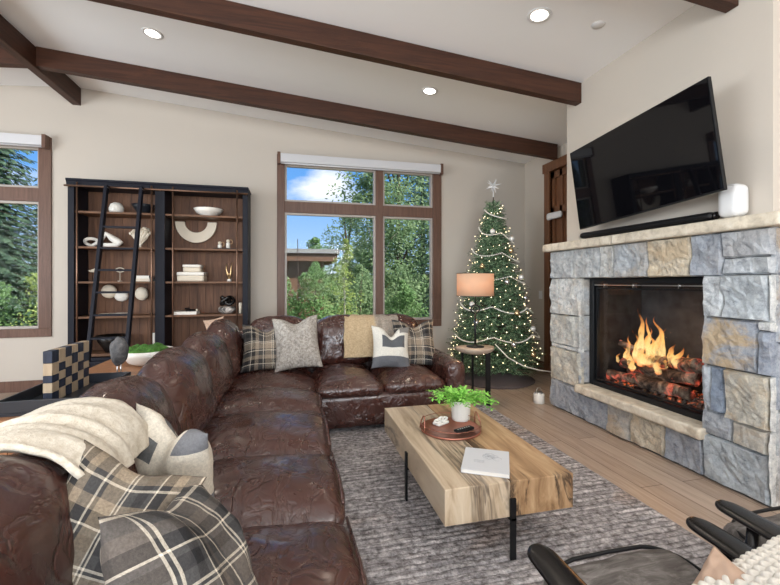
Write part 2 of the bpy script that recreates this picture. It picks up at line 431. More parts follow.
# ------------------------------------------------------------------ beams
def beam(y0, y1, xa, xb, label):
    r = thing('ceiling_beam', label, 'ceiling beam', (xa, (y0 + y1) / 2, zc(xa) - .195), 0, 'dark timber ceiling beams')
    hw = (y1 - y0) / 2; za, zb = zc(xa) - .001, zc(xb) - .001; b0 = zc(xa) - .195
    mb = MB().hexa([(0, -hw, 0), (xb - xa, -hw, zb - .195 - b0), (0, hw, 0), (xb - xa, hw, zb - .195 - b0),
                    (0, -hw, za - b0), (xb - xa, -hw, zb - b0), (0, hw, za - b0), (xb - xa, hw, zb - b0)])
    mb.build('timber', M['beam'], r, bevel=.004)
beam(4.765, 4.85, -2.495, 3.50, 'long dark timber ceiling beam running above the sofa window and tree')
beam(3.354, 3.435, -2.495, 2.728, 'long dark timber ceiling beam butting into the wall above the television')
beam(1.94, 2.02, -2.495, 2.728, 'dark ceiling beam at the top right corner, nearest the camera')
beam(4.765, 4.85, -5.99, -2.59, 'short stretch of dark ceiling beam left of the ridge beam')
r = thing('ridge_beam', 'deep dark timber ridge beam running to the back wall at upper left', 'ceiling beam', (-2.542, 1.05, 3.45))
box(-.045, .045, YR - 1.05, RY - 1.05, 0, .213).build('timber', M['beamY'], r, bevel=.004)

# ------------------------------------------------------------------ recessed lights
M['emit'] = mat('lamp_lens', (1, 1, 1), .4, 0, Emission_Color=(1, .93, .82, 1), Emission_Strength=6)
for x, y, lab in ((-1.23, 4.07, 'round recessed ceiling light between two beams at upper left'), (1.43, 4.08, 'round recessed ceiling light above the right end of the sofa window'), (1.81, 2.68, 'round recessed ceiling light above the television, nearest the camera')):
    z = zc(x)
    r = thing('recessed_light', lab, 'ceiling light', (x, y, z), 0, 'recessed ceiling lights'); r.rotation_euler = (0, math.atan(.083), 0)
    MB().lathe([(.062, .0), (.062, -.004), (.085, -.006), (.088, .0)], 32).build('trim_ring', M['white_plastic'], r)
    MB().lathe([(.0, -.0045), (.061, -.0045), (.061, -.001)], 32).build('lens', M['emit'], r)
    light('downlight', 'SPOT', (x, y, z - .02), energy=26, color=(1, .88, .72), spot_size=2.3, spot_blend=.8, shadow_soft_size=.06)
r = thing('sprinkler_cover', 'small white round sprinkler cover on the ceiling near the television wall', 'sprinkler', (2.28, 2.62, zc(2.28))); r.rotation_euler = (0, math.atan(.083), 0)
MB().lathe([(.0, -.006), (.045, -.006), (.048, 0)], 24).build('cover_plate', M['white_plastic'], r)

# ================================================================== FIREPLACE
SX = 2.652
m = mat('ashlar_stone', rough=.75); v = coords(m)
at = N(m, 'ShaderNodeAttribute', attribute_name='stone'); at.attribute_type = 'GEOMETRY'
n1 = ntex(m, v, 16, 10, .82, .2); n2 = ntex(m, v, 2.6, 6, .7, .8)
cc = mixc(m, .85, at.outputs['Color'], ramp(m, n1, [(.34, (.28, .30, .34)), (.47, (.85, .87, .9)), (.62, (1.3, 1.3, 1.27))]), 'MULTIPLY')
tan_ = mixc(m, .75, (.62, .47, .30), ramp(m, n1, [(.3, (.5, .5, .5)), (.7, (1.1, 1.1, 1.1))]), 'MULTIPLY')
rust = math_(m, 'MULTIPLY', ramp(m, n2, [(.48, (0, 0, 0)), (.60, (1, 1, 1))]), at.outputs['Alpha'])
cc = mixc(m, rust, cc, tan_)
color(m, cc); p_ = bump(m, n1, .7, .03); bump(m, ntex(m, v, 60, 5, .7), .45, .006, p_)
M['stone'] = m
m = mat('limestone_slab', rough=.8); v = coords(m)
n1 = ntex(m, v, 14, 6, .65, .4)
color(m, ramp(m, n1, [(.25, (.40, .34, .26)), (.5, (.66, .58, .46)), (.75, (.80, .74, .62))])); p_ = bump(m, n1, .5, .02); bump(m, ntex(m, v, 90, 4), .4, .005, p_)
M['slab'] = m
M['mortar'] = mat('dark_mortar', (.09, .085, .08), .95)

def stones(face, lst, mb, cols, rough=.012, g=.0022):
    """lst: a0,a1,z0,z1,colour,rustiness,bulge; face maps (a, z, outward) to a point"""
    for k, (a0, a1, z0, z1, col, ru, bu) in enumerate(lst):
        a0 += g; a1 -= g; z0 += g; z1 -= g
        na = max(4, int((a1 - a0) / .022)); nz_ = max(4, int((z1 - z0) / .022)); vs = []; fs = []
        sd = Vector((k * 3.7, k * 1.3, 0))
        for j in range(nz_ + 1):
            for i in range(na + 1):
                a = a0 + (a1 - a0) * (i - (.62 if i == 1 else -.62 if i == na - 1 else 0)) / na; z = z0 + (z1 - z0) * (j - (.62 if j == 1 else -.62 if j == nz_ - 1 else 0)) / nz_
                ed = min(a - a0, a1 - a, z - z0, z1 - z); e_ = min(1, ed / .009)
                h = noise.fractal(Vector((a * 5, z * 5, 0)) + sd, .6, 2.1, 6) * rough * 1.7 + abs(noise.noise(Vector((a * 2.2, z * 2.8, 1)) + sd)) * bu
                if ed < 1e-6:
                    q = noise.noise(Vector((a * 9, z * 9, 4)) + sd) * .006
                    aa, zz = a + (q if i in (0, na) else 0), z + (q if j in (0, nz_) else 0)
                else: aa, zz = a, z
                vs.append(face(aa, zz, (h + .02) * e_ ** .4))
        W = na + 1
        for j in range(nz_):
            for i in range(na): fs.append((j * W + i, j * W + i + 1, (j + 1) * W + i + 1, (j + 1) * W + i))
        # sides back into the mortar
        o = len(vs); rim = [i for i in range(W)] + [j * W + na for j in range(1, nz_ + 1)] + [nz_ * W + i for i in range(na - 1, -1, -1)] + [j * W for j in range(nz_ - 1, 0, -1)]
        def back(i, j):
            a = a0 + (a1 - a0) * i / na; z = z0 + (z1 - z0) * j / nz_; return face(a, z, -.03)
        for q in rim: vs.append(back(q % W, q // W))
        R = len(rim)
        for i in range(R): fs.append((rim[i], rim[(i + 1) % R], o + (i + 1) % R, o + i))
        mb.add(vs, fs, False); cols += [(*col, ru)] * len(vs)
G1 = (.42, .44, .47); G2 = (.50, .51, .51); G3 = (.58, .575, .55); BL_ = (.38, .405, .45); TN = (.62, .54, .42); W_ = (.66, .655, .63)
fr_ = [  # y0, y1, z0, z1
 (3.39, 3.735, 1.335, 1.617, G2, .15, .02), (3.03, 3.39, 1.335, 1.617, G2, .1, .02), (2.87, 3.03, 1.335, 1.617, G3, .1, .02),
 (2.545, 2.87, 1.335, 1.617, (.42, .44, .46), .35, .02), (2.20, 2.545, 1.335, 1.617, TN, .7, .02), (1.985, 2.20, 1.335, 1.617, BL_, .1, .02),
 (1.71, 1.985, 1.45, 1.617, (.44, .45, .47), .1, .03), (1.71, 1.985, 1.345, 1.45, (.52, .54, .56), 0, .03),
 (3.60, 3.735, .97, 1.335, G3, .2, .02), (3.285, 3.60, .97, 1.335, W_, .35, .02), (3.285, 3.735, .665, .97, (.55, .54, .5), .3, .02), (3.285, 3.735, .625, .665, W_, 0, .01), (3.285, 3.735, .29, .625, (.56, .53, .46), .45, .02),
 (3.30, 3.735, .01, .29, BL_, .1, .02), (2.955, 3.30, .01, .25, (.33, .36, .41), .1, .02), (2.70, 2.955, .01, .25, (.45, .43, .40), .6, .02), (2.40, 2.70, .01, .25, TN, .7, .02), (2.105, 2.40, .01, .25, BL_, .05, .02),
 (1.985, 2.115, 1.07, 1.345, (.60, .62, .63), 0, .03), (1.735, 1.985, 1.07, 1.345, (.50, .53, .55), 0, .05),
 (1.785, 2.115, .755, 1.07, (.36, .38, .42), .95, .02), (1.71, 1.785, 1.015, 1.07, W_, 0, .01), (1.71, 1.785, .755, 1.015, (.33, .36, .42), .2, .02),
 (2.06, 2.115, .46, .755, (.50, .53, .56), 0, .01), (1.975, 2.06, .46, .755, (.27, .32, .40), 0, .02), (1.73, 1.975, .44, .755, (.58, .54, .46), .9, .03), (1.71, 1.73, .44, .755, W_, 0, .01),
 (1.93, 2.115, .30, .46, (.40, .42, .45), .1, .02), (1.73, 1.93, .30, .44, (.56, .53, .47), .4, .02), (1.73, 2.105, .01, .30, (.46, .50, .53), 0, .03), (1.71, 1.73, .01, .44, W_, 0, .01), (1.71, 1.735, 1.07, 1.345, W_, 0, .01)]
fp = thing('stone_fireplace', 'large fireplace faced in rough grey and tan stone blocks with a lit fire', 'fireplace', (3.1, 2.72, 0))
OX, OY = 3.1, 2.72
mb = MB(); cols = []
stones(lambda a, z, o: (SX + .02 - o - OX, a - OY, z), fr_, mb, cols)
cs = []
rows = [(.01, .30), (.30, .56), (.56, .95), (.95, 1.345), (1.345, 1.617)]
for k, (a, b) in enumerate(rows):
    x = SX + .025
    while x < RX - .03:
        x2 = min(RX - .004, x + random.uniform(.22, .5)); cs.append((x, x2, a, b, random.choice((G1, G2, G3, W_, BL_)), random.choice((0, .3, .6)), .02)); x = x2
stones(lambda a, z, o: (a - OX, 1.73 - o - OY, z), cs, mb, cols)
stones(lambda a, z, o: (a - OX, 3.715 + o - OY, z), cs, mb, cols)
# reveals of the firebox opening
jm = [(SX + .005, 2.80, z0, z1, random.choice((G1, TN, G2)), .4, .0) for z0, z1 in ((.335, .64), (.64, .98), (.98, 1.33))]
stones(lambda a, z, o: (a - OX, 3.297 - o * .5 - OY, z), jm, mb, cols, .004)
stones(lambda a, z, o: (a - OX, 2.10 + o * .5 - OY, z), jm, mb, cols, .004)
o = mb.build('stone_veneer', M['stone'], fp)
ca = o.data.color_attributes.new('stone', 'FLOAT_COLOR', 'POINT')
for i, c_ in enumerate(cols): ca.data[i].color = c_
mb = MB(); x0 = SX + .025 - OX; x1 = RX - .004 - OX
mb.box(x0, x1, 3.30 - OY, 3.71 - OY, 0, 1.617); mb.box(x0, x1, 1.735 - OY, 2.098 - OY, 0, 1.617)
mb.box(x0, x1, 2.098 - OY, 3.30 - OY, 0, .33); mb.box(x0, x1, 2.098 - OY, 3.30 - OY, 1.34, 1.617); mb.box(3.35 - OX, x1, 2.098 - OY, 3.30 - OY, .33, 1.34)
mb.build('masonry_core', M['mortar'], fp)

def rough_slab(x0, x1, y0, y1, z0, z1, cell=.02, amp=.008, seed=0):
    mb = rbox(x1 - x0, y1 - y0, z1 - z0, .006, cell)
    vs = []
    for p in mb.v:
        p = Vector(p); s = Vector((seed, 0, 0)); u = p.z / ((z1 - z0) / 2)
        k = noise.fractal(p * 9 + s, 1, 2, 4) * amp
        if p.x < 0: p.x += k * 1.3 * (1 if abs(u) < 1.01 else 0)
        p.y += k if abs(p.y) > (y1 - y0) / 2 - .02 else 0
        vs.append((p.x + (x0 + x1) / 2, p.y + (y0 + y1) / 2, p.z + (z0 + z1) / 2))
    mb.v = vs; return mb
for a, b in ((1.64, 2.85), (2.852, 3.80)):
    rough_slab(2.60 - OX, RX - .01 - OX, a - OY, b - OY, 1.617, 1.695, .022).build('mantel_slab', M['slab'], fp)
rough_slab(2.595 - OX, 2.79 - OX, 2.085 - OY, 3.29 - OY, .262, .335, .02, .008, 5).build('hearth_slab', M['slab'], fp)

# firebox insert
M['fire_metal'] = mat('black_firebox_metal', (.012, .013, .015), .35, .4)
m = mat('firebox_brick', (.035, .032, .03), .8); v = coords(m, (1, 1, 1)); color(m, ramp(m, ntex(m, v, 9, 4), [(.3, (.016, .018, .021)), (.7, (.045, .05, .058))]))
M['fire_back'] = m
fi = thing('fireplace_insert', 'black framed glass fronted firebox with burning logs set into the stone wall', 'firebox', (2.77, 2.70, .335))
mb = MB(); y0, y1, h = -.585, .575, .995
mb.box(-.02, .05, y0, y0 + .05, 0, h); mb.box(-.02, .05, y1 - .05, y1, 0, h); mb.box(-.02, .05, y0 + .05, y1 - .05, 0, .045); mb.box(-.02, .05, y0 + .05, y1 - .05, h - .045, h)
mb.build('door_frame', M['fire_metal'], fi, bevel=.004)
mb = MB(); mb.box(.0, .03, y0 + .06, y1 - .06, .055, .07); mb.box(.0, .03, y0 + .06, y1 - .06, h - .095, h - .08); mb.box(.0, .03, y0 + .06, y0 + .078, .07, h - .095); mb.box(.0, .03, y1 - .078, y1 - .06, .07, h - .095)
mb.build('inner_trim', M['fire_metal'], fi)
mb = MB()
for y in (-.33, .08, .40): mb.box(-.012, .03, y, y + .006, h - .08, h - .045)
mb.box(-.006, 0, y0 + .05, y1 - .05, h - .062, h - .054)
mb.build('vent_strip', M['chrome'], fi)
mb = MB(); mb.box(.56, .575, y0, y1, .0, h); mb.box(.05, .56, y0, y0 + .02, .0, h); mb.box(.05, .56, y1 - .02, y1, .0, h); mb.box(.05, .56, y0 + .02, y1 - .02, h - .02, h); mb.box(.05, .56, y0 + .02, y1 - .02, 0, .03)
mb.build('firebox_liner', M['fire_back'], fi)
box(.034, .038, y0 + .07, y1 - .07, .06, h - .08).build('glass_front', M['fireglass'], fi)
# coals, logs and flames
m = mat('burning_log', rough=.9); v = coords(m)
n1 = ntex(m, v, 7, 5, .65, .6); 
color(m, ramp(m, n1, [(.40, (.03, .022, .018)), (.52, (.16, .11, .08)), (.66, (.50, .40, .30))]))
L(m, mixc(m, 1, ramp(m, ntex(m, v, 11, 6, .7, 1), [(.53, (0, 0, 0)), (.60, (1, .12, .06)), (.7, (1, .36, .2))]), ramp(m, ntex(m, v, 3.1, 2), [(.42, (0, 0, 0)), (.6, (1, 1, 1))]), 'MULTIPLY'), B(m).inputs['Emission Color'])
B(m).inputs['Emission Strength'].default_value = .55; bump(m, n1, .9, .03)
M['log'] = m
def log(name, p0, p1, r, seed):
    mb = MB(); p0 = Vector(p0); p1 = Vector(p1); pts = [p0.lerp(p1, i / 14) for i in range(15)]
    mb.tube(pts, r, 18); vs = []
    for p in mb.v:
        p = Vector(p); ax = (p1 - p0).normalized(); q = p0 + ax * (p - p0).dot(ax); d_ = p - q
        k = 1 + .38 * noise.noise(p * 9 + Vector((seed, 0, 0))) + .2 * noise.noise(p * 24)
        vs.append(q + d_ * k)
    mb.v = [(x[0], x[1] * 1.05 + .10, x[2]) for x in vs]; return mb.build(name, M['log'], fi)
log('log', (.30, .30, .13), (.26, -.33, .22), .05, 1); log('log', (.20, .30, .22), (.36, -.26, .17), .042, 2); log('log', (.18, .10, .09), (.16, -.36, .12), .05, 3)
log('log', (.36, .33, .30), (.22, -.10, .30), .042, 4); log('log', (.12, .36, .10), (.24, -.12, .12), .045, 5); log('log', (.33, -.02, .28), (.22, -.38, .33), .055, 6); log('log', (.2, .33, .40), (.3, .10, .33), .03, 7)
m = mat('glowing_coals', rough=.9); v = coords(m); n1 = ntex(m, v, 30, 4, .7)
color(m, ramp(m, n1, [(.4, (.03, .025, .022)), (.65, (.22, .19, .17))]))
L(m, mixc(m, 1, ramp(m, ntex(m, v, 22, 4, .7), [(.52, (0, 0, 0)), (.66, (1, .16, .03))]), ramp(m, ntex(m, v, 3.3, 2), [(.45, (0, 0, 0)), (.65, (1, 1, 1))]), 'MULTIPLY'), B(m).inputs['Emission Color']); B(m).inputs['Emission Strength'].default_value = 1
M['coal'] = m
mb = MB()
for i in range(420):
    x = random.uniform(.07, .5); y = random.uniform(y0 + .05, y1 - .05); r_ = random.uniform(.010, .022)
    mb.sphere((x, y, .035 + .05 * math.exp(-((x - .26) / .14) ** 2 - (y / .4) ** 2) + r_ * .5), r_, 6, 4, (1.2, 1, .8), .6, i)
tag(mb.build('ember_bed', M['coal'], fi), kind='stuff')
m = bpy.data.materials.new('flame'); m.use_nodes = True; t = m.node_tree; t.nodes.clear()
o_ = nn(t, 'ShaderNodeOutputMaterial'); em = nn(t, 'ShaderNodeEmission', inp={'Strength': 1.4}); tr = nn(t, 'ShaderNodeBsdfTransparent'); mxs = nn(t, 'ShaderNodeMixShader')
uvn = nn(t, 'ShaderNodeUVMap'); sp = nn(t, 'ShaderNodeSeparateXYZ'); t.links.new(uvn.outputs[0], sp.inputs[0])
cr = nn(t, 'ShaderNodeValToRGB'); el = cr.color_ramp.elements; el[0].position = 0; el[0].color = (1, .16, .03, 1); el[1].position = 1; el[1].color = (1, .22, .04, 1)
q = el.new(.25); q.color = (1, .72, .30, 1); q = el.new(.6); q.color = (1, .50, .14, 1)
t.links.new(sp.outputs[1], cr.inputs[0]); t.links.new(cr.outputs[0], em.inputs[0])
lw = nn(t, 'ShaderNodeLayerWeight', inp={'Blend': .35}); c2 = nn(t, 'ShaderNodeValToRGB'); c2.color_ramp.elements[0].position = .15; c2.color_ramp.elements[0].color = (1, 1, 1, 1); c2.color_ramp.elements[1].position = .85; c2.color_ramp.elements[1].color = (0, 0, 0, 1)
t.links.new(lw.outputs['Facing'], c2.inputs[0])
tn = nn(t, 'ShaderNodeTexNoise', inp={'Scale': 14, 'Detail': 3}); tco = nn(t, 'ShaderNodeTexCoord'); tm = nn(t, 'ShaderNodeMapping'); tm.inputs['Scale'].default_value = (1, 1, .35); t.links.new(tco.outputs['Object'], tm.inputs[0]); t.links.new(tm.outputs[0], tn.inputs[0])
c3 = nn(t, 'ShaderNodeValToRGB'); c3.color_ramp.elements[0].position = .36; c3.color_ramp.elements[1].position = .56; t.links.new(tn.outputs[0], c3.inputs[0])
mu = nn(t, 'ShaderNodeMath', operation='MULTIPLY'); t.links.new(c2.outputs[0], mu.inputs[0]); t.links.new(c3.outputs[0], mu.inputs[1])
ht = nn(t, 'ShaderNodeMapRange', inp={1: .55, 2: 1.0, 3: .72, 4: .05}); t.links.new(sp.outputs[1], ht.inputs[0])
mu2 = nn(t, 'ShaderNodeMath', operation='MULTIPLY'); t.links.new(mu.outputs[0], mu2.inputs[0]); t.links.new(ht.outputs[0], mu2.inputs[1])
t.links.new(mu2.outputs[0], mxs.inputs[0]); t.links.new(tr.outputs[0], mxs.inputs[1]); t.links.new(em.outputs[0], mxs.inputs[2]); t.links.new(mxs.outputs[0], o_.inputs[0])
M['flame'] = m
def flame(x, y, z, h, r, seed):
    mb = MB(); pts = []; rs = []; n = 18
    for i in range(n + 1):
        k = i / n; s = seed * 2.3
        pts.append((x + .05 * noise.noise(Vector((k * 2.5, s, 0))) * (k + .2), y + .17 * h * 2 * noise.noise(Vector((k * 2.8, s, 9))) * k, z + h * k))
        rs.append(max(.001, r * (math.sin(PI * min(1, k ** .62)) ** .8 * (1 - k * .45)) * (1 + .35 * noise.noise(Vector((k * 6, s, 3))))))
    mb.tube(pts, rs, 14, caps=False); mb.uv = [(0, (i // 14) / n) for i in range(len(mb.v))]
    mb.v = [(a_, b_ * 1.05 + .10, c_) for a_, b_, c_ in mb.v]; mb.build('flame', M['flame'], fi)
for a in ((.24, .135, .27, .46, .034), (.26, .0, .27, .40, .034), (.22, .17, .24, .30, .026), (.25, .07, .27, .30, .030), (.27, .10, .3, .36, .022), (.27, -.04, .3, .28, .022), (.2, .24, .26, .22, .02), (.25, .04, .3, .22, .03), (.22, -.04, .26, .24, .045), (.26, -.13, .26, .20, .04), (.2, .22, .2, .16, .035), (.24, -.2, .27, .17, .035), (.18, .0, .24, .16, .04), (.2, .10, .22, .2, .04), (.24, .30, .24, .12, .018), (.22, .36, .2, .10, .016), (.28, -.24, .28, .12, .02), (.15, -.1, .2, .13, .03), (.16, .16, .17, .12, .03), (.22, .06, .25, .14, .06), (.2, -.08, .24, .1, .06)):
    flame(*a, a[1] * 31 + a[3] * 7)
light('firelight', 'POINT', (2.95, 2.72, .85), energy=5, color=(1, .45, .16), shadow_soft_size=.12)

# ================================================================== TELEVISION and mantel things
cx, cy, cz, yaw, tilt, roll = 2.447, 2.484, 2.148, .012, .096, .067
# local frame: x = screen right (toward -Y), y = into the wall, z = up
Rm = Matrix.Rotation(yaw, 4, 'Z') @ Matrix.Rotation(-tilt, 4, 'Y') @ Matrix.Rotation(-roll, 4, 'X') @ Matrix.Rotation(-PI / 2, 4, 'Z')
tv = thing('television', 'large black flat screen television tilted down above the mantel', 'television', (cx, cy, cz))
tv.rotation_euler = Rm.to_euler()
M['screen'] = mat('glossy_black_screen', (.003, .003, .004), .03, 0, Specular_IOR_Level=.32)
box(-.615, .615, .006, .03, -.346, .346).build('tv_case', M['black'], tv, bevel=.003)
box(-.608, .608, .0, .006, -.335, .340).build('screen', M['screen'], tv)
rbox(.5, .035, .36, .015, .04).build('rear_housing', M['black'], tv, loc=(0, .046, -.1))
box(-.16, .16, .05, .235, -.1, .1).build('wall_mount', M['black'], tv)
sb = thing('soundbar', 'long slim black soundbar lying on the stone mantel under the television', 'soundbar', (2.645, 2.63, 1.70), .02)
rbox(.075, 1.20, .052, .024, .02).build('bar_body', M['black'], sb, loc=(0, 0, .029))
MB().tube([(0, .6, .029), (0, .612, .029)], .024, 20).build('end_cap', M['chrome'], sb); MB().tube([(0, -.6, .029), (0, -.612, .029)], .025, 20).build('end_cap', M['black_wood'], sb)
for y in (-.4, .4): box(-.02, .02, y - .02, y + .02, -.001, .004).build('rubber_foot', M['black'], sb)
sp_ = thing('speaker', 'white rounded box speaker standing at the near end of the mantel', 'speaker', (2.66, 1.925, 1.70))
rbox(.11, .135, .200, .04, .014).build('speaker_body', M['white_plastic'], sp_, loc=(0, 0, .1010))
MB().lathe([(.03, 0), (.03, .002)], 20).build('touch_panel', M['shade_box'], sp_, loc=(0, 0, .201))
sw = thing('wall_switch', 'small white switch plate on the wall between tree and chimney', 'light switch', (RX - .004, 5.25, 1.11))
box(-.004, .004, -.04, .04, -.06, .06).build('switch_plate', M['white_plastic'], sw, bevel=.002); box(-.009, -.004, -.012, .012, -.03, .03).build('rocker', M['white_plastic'], sw)

# ================================================================== RUG
m = mat('woven_wool_rug', rough=.95); v = coords(m)
sv = coords(m, (1, 1, 1)); wob = ntex(m, sv, 2.5, 2); s1 = N(m, 'ShaderNodeSeparateXYZ'); L(m, sv, s1.inputs[0])
hz = ntex(m, coords(m, (.8, 14, 1)), 3, 3, .6); fine = ntex(m, v, 85, 3, .6); med = ntex(m, v, 34, 3, .65)
cc = ramp(m, hz, [(.3, (.22, .205, .21)), (.5, (.36, .34, .345)), (.7, (.52, .495, .49))])
cc = mixc(m, .85, cc, ramp(m, med, [(.32, (.28, .25, .24)), (.5, (.95, .95, .95)), (.66, (1.6, 1.58, 1.58))]), 'MULTIPLY')
cc = mixc(m, ramp(m, ntex(m, coords(m, (1, 2.4, 1)), 1.3, 4, .6, .5), [(.56, (0, 0, 0)), (.7, (.55, .55, .55))]), cc, mixc(m, 1, cc, (.70, .50, .36), 'MULTIPLY'))  # shade on the rug painted into its colour as brown patches
rowm = math_(m, 'ABSOLUTE', math_(m, 'SINE', math_(m, 'MULTIPLY_ADD', wob, 3.0, math_(m, 'MULTIPLY', s1.outputs[1], PI / .038))))
cc = mixc(m, .75, cc, ramp(m, rowm, [(.0, (.30, .28, .27)), (.35, (.95, .95, .95)), (1, (1.15, 1.15, 1.15))]), 'MULTIPLY')
color(m, cc); bump(m, fine, .8, .01)
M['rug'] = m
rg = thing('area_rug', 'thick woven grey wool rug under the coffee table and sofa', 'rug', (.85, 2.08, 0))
mb = MB(); nx, ny = 240, 380; vs = []; fs = []; hx, hy = 1.16, 1.84
for j in range(ny + 1):
    for i in range(nx + 1):
        x = -hx + 2 * hx * i / nx; y = -hy + 2 * hy * j / ny
        row = y / .038; k = .5 + .5 * math.cos(2 * PI * row); st = .5 + .5 * math.cos(2 * PI * (x / .03 + .5 * (int(round(row)) % 2)) + 2 * noise.noise(Vector((x * 3, y * 3, 0))))
        z = .012 + .006 * k * (.4 + .6 * st) + .005 * noise.noise(Vector((x * 26, y * 26, 0)))
        e_ = min(hx - abs(x), hy - abs(y)); z *= min(1, .15 + e_ / .03)
        vs.append((x + .006 * noise.noise(Vector((0, y * 5, 7))) * (abs(x) > hx - .02), y, z))
for j in range(ny):
    for i in range(nx): a = j * (nx + 1) + i; fs.append((a, a + 1, a + nx + 2, a + nx + 1))
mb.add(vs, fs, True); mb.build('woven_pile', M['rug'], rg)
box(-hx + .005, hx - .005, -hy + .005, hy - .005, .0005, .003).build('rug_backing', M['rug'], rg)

# ================================================================== COFFEE TABLE
m = mat('spalted_timber', rough=.5); v = coords(m, (9, 1, 3))
g1 = ntex(m, v, 1.8, 6, .6, .8); g2 = ntex(m, coords(m, (5, .7, 1.6), loc=(3, 1, 0)), 1.15, 5, .62, 1.2)
cc = ramp(m, g1, [(.3, (.22, .12, .055)), (.5, (.44, .275, .145)), (.72, (.62, .44, .26))])
cc = mixc(m, ramp(m, g2, [(.50, (0, 0, 0)), (.56, (.95, .95, .95)), (.59, (0.2,) * 3), (.66, (.9,) * 3)]), cc, (.045, .024, .014)); color(m, cc); bump(m, g1, .25, .01)
M['spalt'] = m
m = mat('sheen_spalted_timber', rough=.3); v = coords(m, (10, 1, 2), loc=(1, 4, 2))
g1 = ntex(m, v, 1.8, 6, .6, .7); g2 = ntex(m, coords(m, (6, .6, 1.2), loc=(6, 2, 0)), 1.2, 5, .6, .8)
cc = ramp(m, g1, [(.3, (.34, .24, .15)), (.5, (.54, .42, .29)), (.72, (.68, .57, .43))])  # left slab paler: white window reflection put into the timber colour
cc = mixc(m, ramp(m, g2, [(.53, (0, 0, 0)), (.60, (.8, .8, .8)), (.63, (.1,) * 3), (.7, (.95,) * 3)]), cc, (.06, .04, .03)); color(m, cc); bump(m, g1, .25, .01)
M['spalt2'] = m
ct = thing('coffee_table', 'thick spalted timber slab coffee table on black metal legs', 'coffee table', (.99, 2.28, .0))
box(-.33, -.006, -.60, .60, .212, .377).build('timber_slab', M['spalt2'], ct, bevel=.004)
box(-.004, .33, -.60, .60, .212, .377).build('timber_slab', M['spalt'], ct, bevel=.004)
for x0, x1, y0, y1 in ((-.012, .018, -.612, -.600), (-.012, .018, .600, .612), (-.342, -.330, -.015, .015), (.330, .342, -.015, .015)):
    mb = MB(); mb.box(x0, x1, y0, y1, .018, .30)
    xa, xb = (x0, x1) if abs(x0) < .1 else ((x0, -.22) if x0 < 0 else (.22, x1)); ya, yb = (y0, y1) if abs(y0) < .1 else ((y0, -.48) if y0 < 0 else (.48, y1))
    mb.box(xa, xb, ya, yb, .198, .212); mb.build('leg', M['black'], ct, bevel=.002)

# tray and what stands on it
M['copper'] = mat('copper_tray', (.42, .17, .12), .32, .75)
tr_ = thing('round_tray', 'round copper tray with looped wire handles on the coffee table', 'tray', (.965, 2.36, .378))
MB().lathe([(0, 0), (.182, 0), (.188, .004), (.188, .014), (.184, .014), (.182, .005), (0, .005)], 56).build('tray_plate', M['copper'], tr_)
for s in (-1, 1):
    pts = [(s * (.186 - .012 * math.sin(PI * k / 16)), -.045 + .09 * k / 16, .012 + .085 * math.sin(PI * k / 16) ** .7) for k in range(17)]
    MB().tube(pts, .0035, 8).build('wire_handle', M['copper'], tr_)
pts = [(.186 * math.cos(a * PI / 24), .186 * math.sin(a * PI / 24), .045 if a % 2 else .045) for a in range(48)]
MB().tube(pts, .002, 6, closed=True).build('wire_rail', M['copper'], tr_)
pp = thing('potted_fern', 'leafy green fern in a white ribbed pot on the copper tray', 'plant', (1.095, 2.50, .384))
pp.scale = (1.12, 1.12, 1.12)
mb = MB(); n = 72; prof = [(.030, 0), (.050, 0), (.052, .004), (.058, .11), (.060, .118), (.054, .118), (.052, .10), (0, .098)]
for k, (r_, z) in enumerate(prof): pass
vs = []; fs = []
for r_, z in prof:
    for j in range(n): q = 1 + (.022 if (j // 2) % 2 else 0) * (r_ > .045 and .002 < z < .115); a = 2 * PI * j / n; vs.append((r_ * q * math.cos(a), r_ * q * math.sin(a), z))
for i in range(len(prof) - 1):
    for j in range(n): fs.append((i * n + j, i * n + (j + 1) % n, (i + 1) * n + (j + 1) % n, (i + 1) * n + j))
mb.add(vs, fs, True); mb.build('plant_pot', M['white'], pp)
m = mat('fern_leaf', (.17, .46, .07), .5, 0, Subsurface_Weight=0.0); ri = N(m, 'ShaderNodeNewGeometry')
color(m, ramp(m, ri.outputs['Random Per Island'], [(0, (.13, .42, .04)), (1, (.36, .74, .14))])); M['fern'] = m
mb = MB()
for k in range(64):
    a = random.uniform(0, 2 * PI); ln = random.uniform(.09, .17); up = random.uniform(.35, 1.2); pts = []
    for i in range(8):
        q = i / 7; pts.append(Vector((math.cos(a) * (.015 + ln * q * (1 / up) ** .3), math.sin(a) * (.015 + ln * q * (1 / up) ** .3), .105 + ln * up * (q - .75 * q * q) * 1.3)))
    mb.tube(pts, .0012, 4)
    for i in range(1, 8):
        for s in (-1, 1):
            t_ = (pts[min(7, i)] - pts[i - 1]).normalized(); sd = t_.cross(Vector((0, 0, 1))).normalized() * s; l_ = random.uniform(.020, .034)
            p = pts[i]; tip = p + sd * l_ * .8 + t_ * l_ * .55 + Vector((0, 0, random.uniform(-.012, .012))); mid = (p + tip) / 2; pw = t_ * .009
            mb.add([p, mid - pw, tip, mid + pw + Vector((0, 0, .004))], [(0, 1, 2, 3)])
mb.build('foliage', M['fern'], pp)
M['soil'] = mat('potting_soil', (.05, .03, .02), .95); MB().lathe([(0, .09), (.05, .09), (.05, .095), (0, .1)], 24).build('soil', M['soil'], pp)
cb = thing('chain_ornament', 'white chunky chain link ornament at the left of the copper tray', 'ornament', (.935, 2.45, .384), .5)
for k in range(3):
    c0 = Vector((-.03 + .03 * k, 0, .026)); pts = []
    for i in range(20):
        a = 2 * PI * i / 20; q = Vector((.024 * math.cos(a), .017 * math.sin(a), 0))
        if k % 2: q = Vector((q.x, 0, q.y))
        else: q.z = .2 * q.x
        pts.append(c0 + q)
    MB().tube(pts, .007, 8, closed=True).build('link', M['white'], cb)
